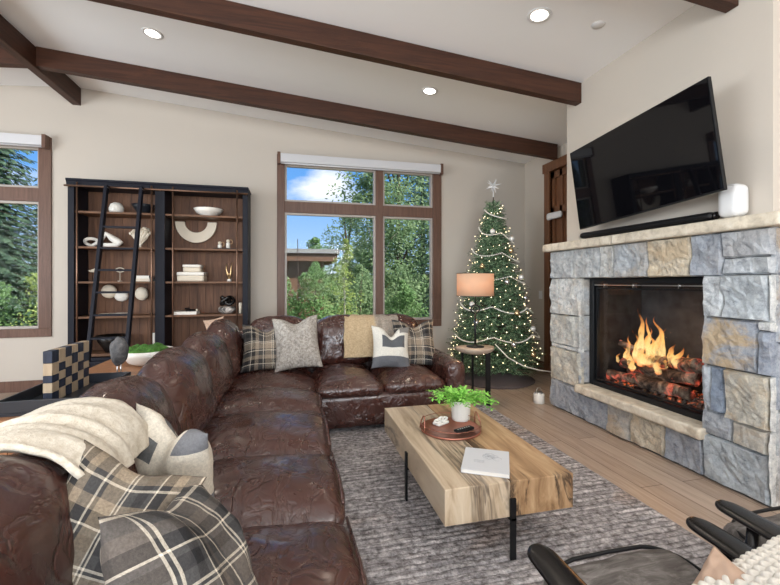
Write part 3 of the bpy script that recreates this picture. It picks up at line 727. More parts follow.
rbox(.10, .06, .018, .006, .01).build('base', M['white'], cb, loc=(0, 0, .0092))
bw = thing('remote_control', 'dark grey remote lying at the front of the copper tray', 'remote control', (1.03, 2.30, .3845), .35)
rbox(.14, .045, .018, .008, .008).build('remote_body', M['black'], bw, loc=(0, 0, .0095))
for k in range(6): MB().lathe([(0, 0), (.005, 0), (.004, .002), (0, .002)], 12).build('button', M['chrome'], bw, loc=(-.05 + .018 * k, .0, .0185))
bk = thing('book', 'pale grey softcover book with a faint line drawing on the coffee table', 'book', (.958, 1.869, .378), math.radians(-29.6))
M['paper'] = mat('book_pages', (.78, .76, .72), .8); M['cover'] = mat('pale_book_cover', (.62, .63, .65), .5); M['ink'] = mat('book_ink', (.30, .31, .33), .6)
box(-.11, .11, -.128, .128, .0035, .019).build('pages', M['paper'], bk)
mb = MB(); mb.box(-.112, .112, -.131, .131, .001, .0034); mb.box(-.112, .112, -.131, .131, .0191, .022); mb.box(-.1145, -.112, -.131, .131, .001, .022); mb.build('book_cover', M['cover'], bk, bevel=.001)
mb = MB(); random.seed(3)
for k in range(7):
    c0 = Vector((random.uniform(.0, .06), random.uniform(-.02, .06), .0226)); rr = random.uniform(.010, .028)
    mb.tube([(c0.x + rr * math.cos(i * .35) * (1 + .3 * math.sin(i)), c0.y + rr * math.sin(i * .35), c0.z) for i in range(16)], .0006, 4)
for k in range(3): mb.tube([(-.06, -.04 + k * .012, .0226), (-.01, -.04 + k * .012, .0226)], .0006, 4)
mb.build('cover_drawing', M['ink'], bk)
cn = thing('candle_lantern', 'small white lidded jar candle with a wire loop on the floor by the fireplace', 'candle', (2.58, 3.83, 0))
MB().lathe([(.0, 0), (.052, 0), (.056, .004), (.056, .10), (.05, .108), (0, .108)], 32).build('jar', M['white'], cn)
MB().lathe([(.0, .108), (.044, .108), (.044, .118), (.012, .122), (0, .122)], 32).build('lid', M['chrome'], cn)
MB().tube([(.03 * math.cos(a * PI / 10), 0, .12 + .045 * math.sin(a * PI / 10)) for a in range(11)], .003, 6).build('wire_loop', M['chrome'], cn)

# ================================================================== SECTIONAL SOFA
random.seed(11)
so = thing('sectional_sofa', 'large L-shaped dark brown leather sectional sofa', 'sofa', (0, 0, 0))
LE = M['leather']
def block(name, x0, x1, y0, y1, z0, z1, r=.04, cell=.035, crown=0, wr=0, seed=0, lean=(0, 0, 0), parent=None, pinch=None):
    PINCH[0] = pinch
    mb = rbox(x1 - x0, y1 - y0, z1 - z0, r, cell, crown, wr, seed)
    PINCH[0] = None
    return mb.build(name, LE, parent or so, loc=((x0 + x1) / 2, (y0 + y1) / 2, (z0 + z1) / 2), rot=lean)
M['black_foot'] = M['black_wood']
block('base', -.84, .170, .30, 3.405, .055, .345, .03, .06, 0, .004, 1)
block('base', -.84, 1.52, 3.41, 4.52, .055, .345, .03, .06, 0, .004, 2)
block('back_frame', -.865, -.745, .30, 4.55, .06, .77, .04, .05, 0, .004, 3)
block('back_frame', -.745, 1.53, 4.43, 4.55, .06, .80, .04, .05, 0, .004, 4)
block('arm', -.74, .18, .28, .45, .06, .60, .05, .04, 0, .006, 5)
block('arm', 1.355, 1.53, 3.36, 4.43, .06, .585, .06, .03, .012, .008, 6)
ys = [.455, .93, 1.53, 2.12, 2.83, 3.375]
for i, (a, b) in enumerate(zip(ys, ys[1:])):
    block('seat_cushion', -.62, .195, a + .004, b - .004, .315, .446, .066, .018, .058, .007, 10 + i, pinch=(1, .034, 0))
    MB().tube([(.196, a + .05, .432), (.204, (a + b) / 2, .440), (.196, b - .05, .432)], .006, 8).build('piping', LE, so)
for i, (a, b, f) in enumerate(((-.62, .19, 3.39), (.198, .776, 3.37), (.784, 1.352, 3.385))):
    block('seat_cushion', a, b, f, 4.2, .315, .446, .066, .018, .055, .007, 20 + i, pinch=(0, .030, 0))
ys = [.46, 1.36, 2.10, 2.90, 3.66]
for i, (a, b) in enumerate(zip(ys, ys[1:])):
    block('back_cushion', -.755, -.49, a, b, .42, .872, .10, .022, .055, .009, 30 + i, (0, -.22, 0), pinch=(1, .10, .50))
block('back_cushion', -.74, -.48, 3.66, 4.40, .43, .90, .10, .024, .05, .014, 36, (0, -.16, .05), pinch=(1, .09, .4))
for i, (a, b) in enumerate(((-.44, .205), (.21, .80), (.805, 1.36))):
    block('back_cushion', a, b, 4.12, 4.38, .43, .905, .10, .024, .05, .014, 40 + i, (-.15, 0, 0), pinch=(0, .05, .35))
for x, y in ((-.78, .36), (.1, .36), (-.78, 4.46), (1.46, 4.46), (1.46, 3.46), (.08, 3.30)):
    MB().lathe([(.02, 0), (.03, .06), (0, .06)], 16).build('foot', M['black_foot'], so, loc=(x, y, 0))

# ------------------------------------------------------------------ fabrics
def fabric(name, sock, rough=.9, sc=420, st=.35):
    m = sock
    v = coords(m); bump(m, ntex(m, v, sc, 2, .7), st, .003); return m
def uvsock(m):
    u = N(m, 'ShaderNodeUVMap'); s = N(m, 'ShaderNodeSeparateXYZ'); L(m, u.outputs[0], s.inputs[0]); return s.outputs[0], s.outputs[1]
def plaid(name, rep=2.0, off=0.0, tn=(.12, .10, .085)):
    m = mat(name, rough=.95); u, v = uvsock(m)
    CR = (.70, .62, .50); GY = (.060, .057, .056); BK = (.012, .011, .012); TN_ = tn
    def bands(s, rr, of):
        f = math_(m, 'FRACT', math_(m, 'MULTIPLY_ADD', s, rr, of))
        return ramp(m, f, [(0, TN_), (.20, CR), (.22, GY), (.25, CR), (.27, GY), (.38, BK), (.50, GY), (.555, CR), (.575, BK), (.69, TN_), (.80, GY), (.93, CR), (.955, GY)], 'CONSTANT')
    a = bands(u, rep, off); b = bands(v, rep, off + .13)
    g = N(m, 'ShaderNodeMath', operation='FRACT'); tw = math_(m, 'FRACT', math_(m, 'MULTIPLY', math_(m, 'ADD', u, v), 230))
    mixf = math_(m, 'MULTIPLY_ADD', math_(m, 'GREATER_THAN', tw, .5), .5, .25)
    c_ = mixc(m, mixf, a, b); c_ = mixc(m, .5, c_, ramp(m, ntex(m, coords(m), 160, 3, .7), [(.3, (.5, .5, .5)), (.7, (1.5, 1.5, 1.5))]), 'MULTIPLY')
    color(m, c_); bump(m, ntex(m, coords(m), 300, 3, .7), .5, .004); return m
M['plaid_a'] = plaid('plaid_wool', 1.8, .05); M['plaid_b'] = plaid('plaid_wool_wide', 1.55, .42, (.30, .235, .165))
M['plaid_c'] = plaid('plaid_wool_far', 1.45, .30, (.30, .24, .18))
m = mat('grey_fuzzy_wool', rough=1); v = coords(m); n1 = ntex(m, v, 46, 4, .75, .6)
color(m, ramp(m, n1, [(.34, (.19, .17, .15)), (.52, (.42, .385, .345)), (.7, (.62, .58, .53))])); bump(m, n1, .9, .012); M['fuzzy'] = m
def blocks(name, rects, base):
    m = mat(name, rough=.95); u, v = uvsock(m); c_ = base
    for u0, u1, v0, v1, col in rects:
        f = math_(m, 'MULTIPLY', math_(m, 'MULTIPLY', math_(m, 'GREATER_THAN', u, u0), math_(m, 'LESS_THAN', u, u1)), math_(m, 'MULTIPLY', math_(m, 'GREATER_THAN', v, v0), math_(m, 'LESS_THAN', v, v1)))
        c_ = mixc(m, f, c_, col)
    c_ = mixc(m, .5, c_, ramp(m, ntex(m, coords(m), 130, 3, .7), [(.3, (.6, .6, .6)), (.7, (1.3, 1.3, 1.3))]), 'MULTIPLY')
    color(m, c_); bump(m, ntex(m, coords(m), 260, 3), .4, .004); return m
DG = (.10, .105, .115); OW = (.70, .67, .60)
M['block_a'] = blocks('block_weave', [(0, 1, 0, .24, (.13, .135, .15)), (.22, .86, .46, .76, DG), (0.72, 1, .84, 1, (.22, .21, .2)), (.30, .7, .92, 1, OW)], OW)
M['block_b'] = blocks('block_weave_near', [(.08, .42, .74, .93, (.13, .13, .13)), (.74, 1, .86, 1, (.17, .17, .18)), (.0, 1, .12, .42, (.17, .18, .20))], (.66, .60, .50))
m = mat('cream_knit_throw', (.70, .62, .50), 1); v = coords(m); n1 = ntex(m, v, 55, 4, .7); color(m, ramp(m, n1, [(.3, (.52, .45, .35)), (.6, (.68, .62, .52))])); bump(m, n1, .5, .01); M['throw'] = m
m = mat('tan_wool_throw', (.5, .38, .24), 1); v = coords(m); n1 = ntex(m, v, 60, 4, .75)
s_ = N(m, 'ShaderNodeSeparateXYZ'); L(m, coords(m), s_.inputs[0])
color(m, mixc(m, ramp(m, math_(m, 'MULTIPLY_ADD', n1, .06, s_.outputs[0]), [(.86, (0, 0, 0)), (.89, (1, 1, 1))]), ramp(m, n1, [(.3, (.36, .26, .15)), (.65, (.60, .46, .29))]), ramp(m, n1, [(.3, (.20, .17, .14)), (.65, (.42, .36, .30))])))
bump(m, n1, .5, .01); M['tan_throw'] = m

def put_pillow(name, label, TL, TR, down, wd, ht, th, material, chop=.05, seed=0, group=None, chopw=.38, nseg=36, back=.35):
    TL, TR, dn = Vector(TL), Vector(TR), Vector(down).normalized(); mid = (TL + TR) / 2
    ax = (TR - TL).normalized(); up = (-dn - ax * (-dn).dot(ax)).normalized(); ny = up.cross(ax)   # local y = z cross x, front is -y
    R = Matrix((ax, ny, up)).transposed().to_4x4(); base = mid - up * ht
    mb = pillow(wd, ht, th, chop, nseg, seed, chopw=chopw, back=back)
    o = mb.build(name, material, None, merge=True); o.matrix_world = Matrix.Translation(base) @ R
    return tag(o, label, 'pillow', group)
put_pillow('throw_pillow', 'plaid wool pillow in the sofa corner, beside the fuzzy grey pillow', (-.455, 4.03, .90), (-.02, 4.05, .90), (.12, -.62, -1), .44, .48, .17, M['plaid_c'], .07, 1)
put_pillow('throw_pillow', 'fuzzy oatmeal grey pillow leaning on the back run of the sofa', (-.165, 3.98, .955), (.225, 3.98, .985), (.20, -.55, -1), .43, .53, .19, M['fuzzy'], .06, 2)
put_pillow('throw_pillow', 'plaid wool pillow against the right arm of the sofa', (1.0, 4.03, .915), (1.44, 4.01, .905), (-.03, -.50, -1), .45, .50, .18, M['plaid_c'], .07, 4)
put_pillow('throw_pillow', 'white pillow with a charcoal rectangle and charcoal lower band on the back run', (.775, 3.86, .875), (1.11, 3.84, .855), (-.28, -.42, -1), .38, .42, .17, M['block_a'], .09, 5, chopw=.30)
put_pillow('throw_pillow', 'cream and grey block pattern pillow behind the near plaid pillows', (-.515, 1.57, .875), (-.27, 1.37, .83), (.18, .12, -.9), .36, .42, .20, M['block_b'], .07, 6, chopw=.3, nseg=50)
put_pillow('throw_pillow', 'plaid wool pillow with a pointed corner, behind the frontmost plaid pillow', (-.515, 1.21, .885), (-.23, 1.16, .785), (-.05, -.36, -.91), .33, .42, .20, M['plaid_b'], .02, 7, nseg=60)
put_pillow('throw_pillow', 'large dark plaid wool pillow nearest the camera at lower left', (-.33, .83, .88), (-.26, 1.19, .765), (.30, -.5, -.76), .42, .46, .24, M['plaid_a'], .02, 8, nseg=70)

def drape(name, label, path, a0, a1, axis, material, seed=0, th=.012, fold=.014, skew=0, na=46, group=None, flare=0):
    """blanket hung over a back: path = (across, z), swept along axis from a0 to a1"""
    pts = [Vector((p[0], 0, p[1])) for p in path]; dense = []
    for i in range(len(pts) - 1):
        p0 = pts[max(0, i - 1)]; p1 = pts[i]; p2 = pts[i + 1]; p3 = pts[min(len(pts) - 1, i + 2)]
        for k in range(8):
            t = k / 8; dense.append(.5 * ((2 * p1) + (p2 - p0) * t + (2 * p0 - 5 * p1 + 4 * p2 - p3) * t * t + (3 * p1 - p0 - 3 * p2 + p3) * t ** 3))
    dense.append(pts[-1]); n = len(dense); vs = []; fs = []
    for i, p in enumerate(dense):
        tg = (dense[min(n - 1, i + 1)] - dense[max(0, i - 1)]).normalized(); nr = Vector((tg.z, 0, -tg.x))
        if nr.z < 0 and abs(nr.z) > .2: nr = -nr
        for j in range(na + 1):
            q = j / na; t = i / (n - 1)
            a = a0 + (a1 - a0) * q + skew * t + flare * (q - .5) * math.sin(PI * t) + .02 * noise.noise(Vector((i * .15, seed, 0))) * (1 if q in (0, 1) else .4)
            h = fold * (.6 + noise.noise(Vector((q * 5 + seed, t * 2.2, 0))) + .7 * noise.noise(Vector((q * 12, t * 1.5 + seed, 2))))
            pt = p + nr * h * OUT
            vs.append((pt.x, a, pt.z) if axis == 'y' else (a, pt.x, pt.z))
    W = na + 1
    for i in range(n - 1):
        for j in range(na): fs.append((i * W + j, i * W + j + 1, (i + 1) * W + j + 1, (i + 1) * W + j))
    o = MB().add(vs, fs, True).build(name, material)
    s = o.modifiers.new('thick', 'SOLIDIFY'); s.thickness = th; s.offset = 0
    return tag(o, label, 'blanket', group)
OUT = 1
drape('throw_blanket', 'cream knitted throw draped over the near end of the sofa back', [(-.475, .76), (-.50, .83), (-.555, .875), (-.62, .90), (-.70, .905), (-.79, .88), (-.86, .82), (-.895, .72), (-.90, .58)], 1.12, 1.50, 'y', M['throw'], 1, .016, .016, .0)
drape('throw_blanket', 'tan wool throw draped over the far sofa back beside the white block pillow', [(3.99, .545), (4.04, .70), (4.10, .83), (4.18, .915), (4.30, .935), (4.42, .90), (4.52, .80), (4.58, .70)], .50, 1.07, 'x', M['tan_throw'], 3, .014, .012, .07)
M['suede'] = mat('tan_suede', (.48, .33, .24), .8)
put_pillow('throw_pillow', 'small tan pillow tucked behind the leather cushions at the sofa corner', (-.88, 4.62, .90), (-.74, 4.60, .93), (0, .1, -1), .22, .26, .10, M['suede'], .0, 9)

# ================================================================== CONSOLE behind the sofa
co = thing('console_table', 'long oak console cabinet behind the left run of the sofa', 'console table', (-1.075, 2.68, 0))
hx, hy = .195, .75
box(-hx, hx, -hy, hy, .705, .745).build('table_top', M['console'], co, bevel=.004)
for s in (-1, 1):
    mb = MB()
    for k in range(5): mb.box(-hx + .015 + k * .0722, -hx + .015 + k * .0722 + .070, s * hy - (.025 if s > 0 else 0) - (.0 if s > 0 else -.01), s * hy - (0 if s > 0 else -.035) - (.01 if s > 0 else 0), .06, .705)
    mb.build('end_panel', M['console'], co, bevel=.002)
box(-hx + .02, -hx + .04, -hy + .036, hy - .036, .08, .705).build('side_panel', M['console'], co); box(hx - .04, hx - .02, -hy + .036, hy - .036, .08, .705).build('side_panel', M['console'], co)
box(-hx + .04, hx - .04, -hy + .036, hy - .036, .08, .10).build('bottom_shelf', M['console'], co)
for sx in (-1, 1):
    for sy in (-1, 1): box(sx * (hx - .04) - .025, sx * (hx - .04) + .025, sy * (hy - .05) - .025, sy * (hy - .05) + .025, 0, .06).build('leg', M['console'], co)

M['tray_black'] = mat('blue_black_tray', (.018, .021, .028), .28)
ty = thing('serving_tray', 'rectangular blue-black tray with raised rim on the console', 'tray', (-1.02, 2.235, .746))
tw_, tl, thh = .162, .255, .062
box(-tw_, tw_, -tl, tl, 0, .012).build('tray_base', M['tray_black'], ty)
mb = MB(); r_ = .010
mb.box(-tw_, tw_, -tl, -tl + r_, .012, thh); mb.box(-tw_, tw_, tl - r_, tl, .012, thh); mb.box(-tw_, -tw_ + r_, -tl + r_, tl - r_, .012, thh); mb.box(tw_ - r_, tw_, -tl + r_, tl - r_, .012, thh)
mb.build('tray_rim', M['tray_black'], ty, bevel=.002)
cbk = thing('block_sculpture', 'upright checkered panel of pale and navy wooden blocks in the black tray', 'sculpture', (-1.06, 2.28, .7585))
M['pale_wood'] = wood('pale_block_wood', (.50, .39, .27), (.36, .27, .18), 'Z', 7, .6, .2); M['navy_wood'] = wood('navy_block_wood', (.035, .042, .07), (.015, .02, .035), 'Z', 7, .5, .2)
pa = MB(); na_ = MB(); ncol = 6; cw = .34 / ncol; patt = ['LDLDL', 'DDLDL', 'LDLLD', 'DLDLD', 'DLLDL', 'LDDLL']
random.seed(4); H_ = .232
for c in range(ncol):
    z = 0; ks = patt[c]; hs = [H_ / 5.2 * random.choice((.75, 1, 1, 1.25)) for _ in ks]; f_ = H_ / sum(hs)
    dark = c % 2
    for k, h_ in enumerate(hs):
        h_ *= f_; q = na_ if (k + dark) % 2 == 0 else pa
        q.box(-.018, .018, -.17 + c * cw + .0006, -.17 + (c + 1) * cw - .0006, z + .0005, z + h_ - .0005); z += h_
pa.build('pale_blocks', M['pale_wood'], cbk, bevel=.0015); na_.build('navy_blocks', M['navy_wood'], cbk, bevel=.0015)
rk = thing('stone_sculpture', 'dark grey rough oval stone on a small steel stand at the end of the tray', 'sculpture', (-.958, 2.60, .746))
m = mat('rough_dark_stone', rough=.6); v = coords(m); n1 = ntex(m, v, 26, 5, .7, .5); color(m, ramp(m, n1, [(.35, (.03, .03, .033)), (.6, (.10, .095, .095)), (.75, (.26, .22, .20))])); bump(m, n1, .8, .012); M['rock'] = m
MB().sphere((0, 0, .160), .05, 32, 24, (.95, .8, 1.62), .16, 3).build('stone', M['rock'], rk)
mb = MB(); mb.tube([(-.008, 0, .012), (-.008, 0, .095)], .003, 8); mb.tube([(.010, 0, .012), (.010, 0, .095)], .003, 8); mb.build('stand_posts', M['chrome'], rk)
box(-.03, .03, -.025, .025, 0, .012).build('base', M['black'], rk, bevel=.002)
bo = thing('moss_bowl', 'white ceramic bowl heaped with green moss on the console', 'bowl', (-.945, 3.03, .746), .3)
MB().lathe([(0, 0), (.07, 0), (.11, .018), (.150, .065), (.162, .098), (.155, .100), (.140, .066), (.1, .03), (0, .02)], 48).build('bowl_body', M['white'], bo)
m = mat('green_moss', rough=1); v = coords(m); n1 = ntex(m, v, 70, 4, .8); color(m, ramp(m, n1, [(.3, (.02, .09, .01)), (.6, (.09, .25, .03)), (.8, (.20, .42, .08))])); bump(m, n1, 1, .02); M['moss'] = m
mb = MB(); mb.sphere((0, 0, .085), .142, 60, 30, (1, 1, .30), .0, 1)
vs = []
for p in mb.v:
    p = Vector(p); k = noise.noise(p * 16) * .013 + noise.noise(p * 60) * .004 + .008 * math.sin(p.x * 60 + 8 * noise.noise(p * 9)); vs.append((p.x * (1 + k), p.y * (1 + k), p.z + k * (1 if p.z > .08 else 0)))
mb.v = vs; tag(mb.build('moss', M['moss'], bo), kind='stuff')

# ================================================================== BOOKCASE
bc = thing('bookcase', 'tall two bay black bookcase with walnut shelves and a metal rail', 'bookcase', (-1.50, 5.46, 0))
BX, BY = -1.50, 5.46; y0, y1 = 5.30 - BY, 5.655 - BY
def bb(name, x0, x1, ya, yb, z0, z1, m, bev=.003): return box(x0 - BX, x1 - BX, ya, yb, z0, z1).build(name, m, bc, bevel=bev)
bb('side_panel', -2.468, -2.405, y0, y1, 0, 2.42, M['black_paint']); bb('side_panel', -.595, -.532, y0, y1, 0, 2.42, M['black_paint'])
bb('centre_panel', -1.575, -1.47, y0 - .004, y1, 0, 2.42, M['black_paint'])
bb('top_panel', -2.468, -.532, y0 - .002, y1, 2.40, 2.46, M['black_paint'])
mb = MB(); prof = [(0, 2.40), (-.010, 2.40), (-.010, 2.42), (-.02, 2.445), (-.03, 2.455), (-.03, 2.475), (0, 2.475)]
k = len(prof); vs = [(-2.476 - BX, y0 + a, z) for a, z in prof] + [(-.524 - BX, y0 + a, z) for a, z in prof]
mb.add(vs, [tuple(range(k)), tuple(range(2 * k - 1, k - 1, -1))] + [(i, i + k, (i + 1) % k + k, (i + 1) % k) for i in range(k)]); mb.box(-2.476 - BX, -.524 - BX, y0, y1, 2.46, 2.475)
mb.build('crown_moulding', M['black_paint'], bc)
for a, b in ((-2.405, -1.575), (-1.47, -.595)):
    mb = MB(); n = 9; w_ = (b - a) / n
    for i in range(n): mb.box(a + i * w_ + .001 - BX, a + (i + 1) * w_ - .001 - BX, y1 - .02, y1 - .008, .05, 2.40)
    mb.build('back_boards', M['back'], bc); bb('back_panel', a, b, y1 - .008, y1, .05, 2.40, M['black_paint'], 0)
    for z in (2.117, 1.711, 1.307, .902): bb('shelf', a, b, y0 + .02, y1 - .021, z - .024, z, M['shelf'], .002)
    bb('shelf', a, b, y0 + .01, y1 - .021, .44, .47, M['shelf']); bb('cabinet_base', a, b, y0 + .01, y1 - .021, .05, .10, M['black_paint'])
    h = (b - a) / 2; 
    for q in (0, 1):
        dr = bb('cabinet_door', a + q * h + .004, a + (q + 1) * h - .004, y0 - .012, y0 + .008, .10, .43, M['black_paint'])
        MB().sphere((0, 0, 0), .012, 12, 8).build('door_knob', M['bronze'], dr, loc=((a + h + (.03 if q else -.03)) - BX, y0 - .024, .30))
RY_ = y0 - .055
for x in (-2.36, -1.60, -1.373, -.655):
    mb = MB(); mb.tube([(x - BX, RY_ + .02, .44), (x - BX, RY_ + .02, 2.43)], .010, 10); mb.build('metal_upright', M['bronze'], bc)
mb = MB(); mb.tube([(-2.476 - BX, RY_, 2.385), (-.524 - BX, RY_, 2.385)], .011, 10)
for x in (-2.45, -1.52, -.55): mb.tube([(x - BX, RY_, 2.385), (x - BX, y0 + .01, 2.385)], .008, 8)
mb.build('ladder_rail', M['bronze'], bc)
ld = thing('library_ladder', 'black wooden library ladder leaning on the bookcase rail', 'ladder', (-1.87, 4.72, 0))
top = Vector((.0, .465, 2.37)); 
for s in (-1, 1):
    p0 = Vector((-.02 + s * .178, 0, .0)); p1 = Vector((.005 + s * .178, .49, 2.40)); hw = .017; d_ = .032
    mb = MB().hexa([(p0.x - hw, p0.y - d_, 0), (p0.x + hw, p0.y - d_, 0), (p0.x - hw, p0.y + d_, 0), (p0.x + hw, p0.y + d_, 0),
                    (p1.x - hw, p1.y - d_, 2.40), (p1.x + hw, p1.y - d_, 2.40), (p1.x - hw, p1.y + d_, 2.40), (p1.x + hw, p1.y + d_, 2.40)])
    mb.build('side_rail', M['black_paint'], ld, bevel=.004)
    MB().tube([(p1.x, p1.y - .03, 2.37), (p1.x, p1.y + .03, 2.37)], .018, 12).build('hook', M['chrome'], ld)
z = .22
while z < 2.1:
    k = z / 2.4; xm = -.02 + .025 * k; y = .49 * k
    box(xm - .165, xm + .165, y - .028, y + .028, z - .011, z + .011).build('rung', M['black_paint'], ld, bevel=.003); z += .242

# shelf contents -------------------------------------------------------
def single(name, mb, m, label, cat, loc, rot=(0, 0, 0), group=None):
    o = mb.build(name, m, None, loc=loc, rot=rot); return tag(o, label, cat, group)
mb = MB().lathe([(0, 0), (.05, 0), (.075, .03), (.078, .07), (.06, .115), (.03, .135), (0, .137)], 32)
t = thing('ceramic_pot', 'rounded white pot on the top shelf of the left bay', 'pot', (-2.045, 5.48, 2.1175)); mb.build('pot_body', M['white'], t)
t = thing('fruit_bowl', 'wide blue-black bowl on the top shelf of the left bay', 'bowl', (-1.755, 5.48, 2.1175)); MB().lathe([(0, 0), (.05, 0), (.06, .01), (.11, .09), (.125, .12), (.118, .12), (.10, .09), (0, .02)], 32).build('bowl_body', M['tray_black'], t)
t = thing('fruit_bowl', 'shallow white footed bowl on the top shelf of the right bay', 'bowl', (-1.015, 5.46, 2.1175)); MB().lathe([(0, 0), (.07, 0), (.08, .012), (.14, .045), (.172, .095), (.166, .098), (.13, .055), (0, .02)], 40).build('bowl_body', M['white'], t)
# white knot of loops
kn = thing('loop_sculpture', 'white ceramic sculpture of thick open loops beside a folded form, left bay', 'sculpture', (-2.17, 5.47, 1.711))
mb = MB(); mb.tube([(-.135 + .062 * math.cos(a), .02 * math.sin(a * 2), .062 + .040 * math.sin(a)) for a in [i * 2 * PI / 24 for i in range(24)]], .019, 12, closed=True); mb.build('loop', M['white'], kn)
mb = MB(); mb.tube([(-.06, 0, .04), (-.035, 0, .10), (.02, 0, .165), (.07, .01, .12), (.12, .01, .085), (.17, 0, .06), (.14, -.01, .03), (.06, 0, .025), (-.02, 0, .03)], [.02, .03, .026, .036, .042, .032, .028, .03, .024], 14); mb.build('folded_form', M['white'], kn)
cl = thing('coral_sculpture', 'white branching coral piece on the second shelf of the left bay', 'sculpture', (-1.785, 5.47, 1.711))
MB().lathe([(.0, 0), (.03, 0), (.03, .012), (0, .014)], 20).build('base', M['white'], cl)
mb = MB(); random.seed(5)
for k in range(12):
    a = -1.3 + 2.6 * k / 11; ln = random.uniform(.13, .19); pts = [Vector((0, 0, .012))]
    for i in range(1, 7): q = i / 6; pts.append(Vector((math.sin(a * q ** .6) * ln * q * .62, random.uniform(-.012, .012), .012 + ln * 1.25 * q * (math.cos(a * .62)) + .02 * q)))
    mb.tube(pts, [.010, .010, .012, .015, .017, .016, .010], 8); mb.sphere(pts[-1], .02, 8, 6, (1, .7, 1), .5, k)
mb.build('coral_branches', M['cream'], cl)
bd = thing('bird_figurine', 'small pale bird figurine on the third shelf of the left bay', 'figurine', (-2.29, 5.46, 1.307))
MB().tube([(-.045, 0, .128), (-.02, 0, .122), (.01, 0, .125), (.03, 0, .14), (.036, 0, .165)], [.003, .014, .022, .016, .006], 10).build('bird_body', M['cream'], bd)
mb = MB(); mb.tube([(0, 0, .0), (0, 0, .115)], .003, 6); mb.lathe([(0, 0), (.022, 0), (.02, .008), (0, .008)], 16); mb.build('stand', M['black'], bd)
lf = thing('leaf_ornament', 'open bronze leaf ornament on a thin stand, third shelf of the left bay', 'ornament', (-2.0, 5.46, 1.307))
mb = MB(); mb.tube([(-.06 + .12 * i / 14, 0, .135 + .028 * math.sin(PI * i / 14)) for i in range(15)] + [(.06 - .12 * i / 14, .008, .135 - .022 * math.sin(PI * i / 14)) for i in range(1, 14)], .005, 8, closed=True); mb.tube([(-.05, .004, .137), (.05, .004, .14)], .003, 6); mb.build('leaf_outline', M['cream'], lf)
mb = MB(); mb.tube([(0, 0, 0), (0, 0, .115)], .003, 6); mb.lathe([(0, 0), (.025, 0), (.022, .008), (0, .008)], 16); mb.build('stand', M['cream'], lf)
def book(label, x, y, z, w_, d_, h_, cm, rz=0, group=None, name='book'):
    t = thing(name, label, 'book', (x, y, z), rz, group); box(-w_ / 2 + .003, w_ / 2, -d_ / 2 + .004, d_ / 2 - .003, .003, h_ - .003).build('pages', M['paper'], t)
    mb = MB(); mb.box(-w_ / 2, w_ / 2 + .002, -d_ / 2, d_ / 2, 0, .003); mb.box(-w_ / 2, w_ / 2 + .002, -d_ / 2, d_ / 2, h_ - .003, h_); mb.box(-w_ / 2, w_ / 2 + .002, -d_ / 2, -d_ / 2 + .003, .003, h_ - .003); mb.build('book_cover', cm, t)
book('lower white book of the pair lying at the right end of the left bay', -1.74, 5.47, 1.3075, .17, .20, .034, M['cream'])
book('upper white book of the pair lying at the right end of the left bay', -1.745, 5.47, 1.342, .16, .19, .034, M['white'])
book('thin pale book lying on the fourth shelf of the left bay, left one', -2.15, 5.45, .9025, .13, .18, .022, M['cream'], .05)
book('thin pale book lying on the fourth shelf of the left bay, right one', -1.99, 5.45, .9025, .15, .19, .024, M['white'], -.05)
for x, z, r_, lab, sc in ((-2.155, 1.185, .084, 'cream ball ornament with a dimple, upper left of the three in the left bay', (1, .55, 1)), (-2.02, 1.125, .076, 'white half dome ornament, lowest of the three in the left bay', (1, .55, .82)), (-1.80, 1.155, .078, 'cream ball ornament behind the ladder rail, right of the three in the left bay', (.95, .55, 1.05))):
    t = thing('wall_ornament', lab, 'ornament', (x, 5.635 - .075, z)); MB().sphere((0, 0, 0), r_, 24, 16, sc, .04, x).build('rounded_form', M['cream'] if 'cream' in lab else M['white'], t)
    MB().tube([(0, .03, 0), (0, .074, 0)], .006, 8).build('mounting_peg', M['black'], t)
t = thing('fruit_bowl', 'large glossy black bowl low in the left bay, behind the ladder', 'bowl', (-2.08, 5.43, .4705)); MB().lathe([(0, 0), (.06, 0), (.07, .02), (.13, .12), (.16, .20), (.152, .20), (.12, .12), (0, .03)], 36).build('bowl_body', M['black_wood'], t)
t = thing('pillar_candle', 'thin white candle low at the right end of the left bay', 'candle', (-1.62, 5.43, .4705)); MB().lathe([(0, 0), (.018, 0), (.018, .21), (0, .212)], 16).build('candle_body', M['white'], t); MB().tube([(0, 0, .21), (0, 0, .225)], .0015, 6).build('wick', M['black'], t)
ar = thing('arc_sculpture', 'large cream half ring hanging open side up in the right bay', 'sculpture', (-1.185, 5.60, 2.065))
mb = MB(); n = 40; po = [(.245 * math.cos(PI + PI * i / n), .245 * math.sin(PI + PI * i / n) * 1.08) for i in range(n + 1)]; pi_ = [(.135 * math.cos(PI + PI * i / n), .135 * math.sin(PI + PI * i / n)) for i in range(n, -1, -1)]
vs = []; fs = []
for y in (-.022, .022):
    for i in range(n + 1): vs += [(po[i][0], y, po[i][1]), (pi_[n - i][0], y, pi_[n - i][1])]
K = 2 * (n + 1)
for i in range(n):
    a = 2 * i; fs += [(a, a + 1, a + 3, a + 2), (K + a, K + a + 2, K + a + 3, K + a + 1), (a, a + 2, K + a + 2, K + a), (a + 1, K + a + 1, K + a + 3, a + 3)]
fs += [(0, K, K + 1, 1), (2 * n, 2 * n + 1, K + 2 * n + 1, K + 2 * n)]
mb.add(vs, fs); mb.build('half_ring', M['cream'], ar, bevel=.003); MB().tube([(0, .02, -.2), (0, .034, -.2)], .01, 8).build('mounting_peg', M['black'], ar)
M['gold'] = mat('aged_brass', (.62, .42, .22), .35, .9)
t = thing('slate_tray', 'thin dark tray under two candle holders, second shelf of the right bay', 'tray', (-.825, 5.46, 1.7115)); box(-.14, .14, -.05, .05, .004, .014).build('tray_base', M['black'], t, bevel=.002)
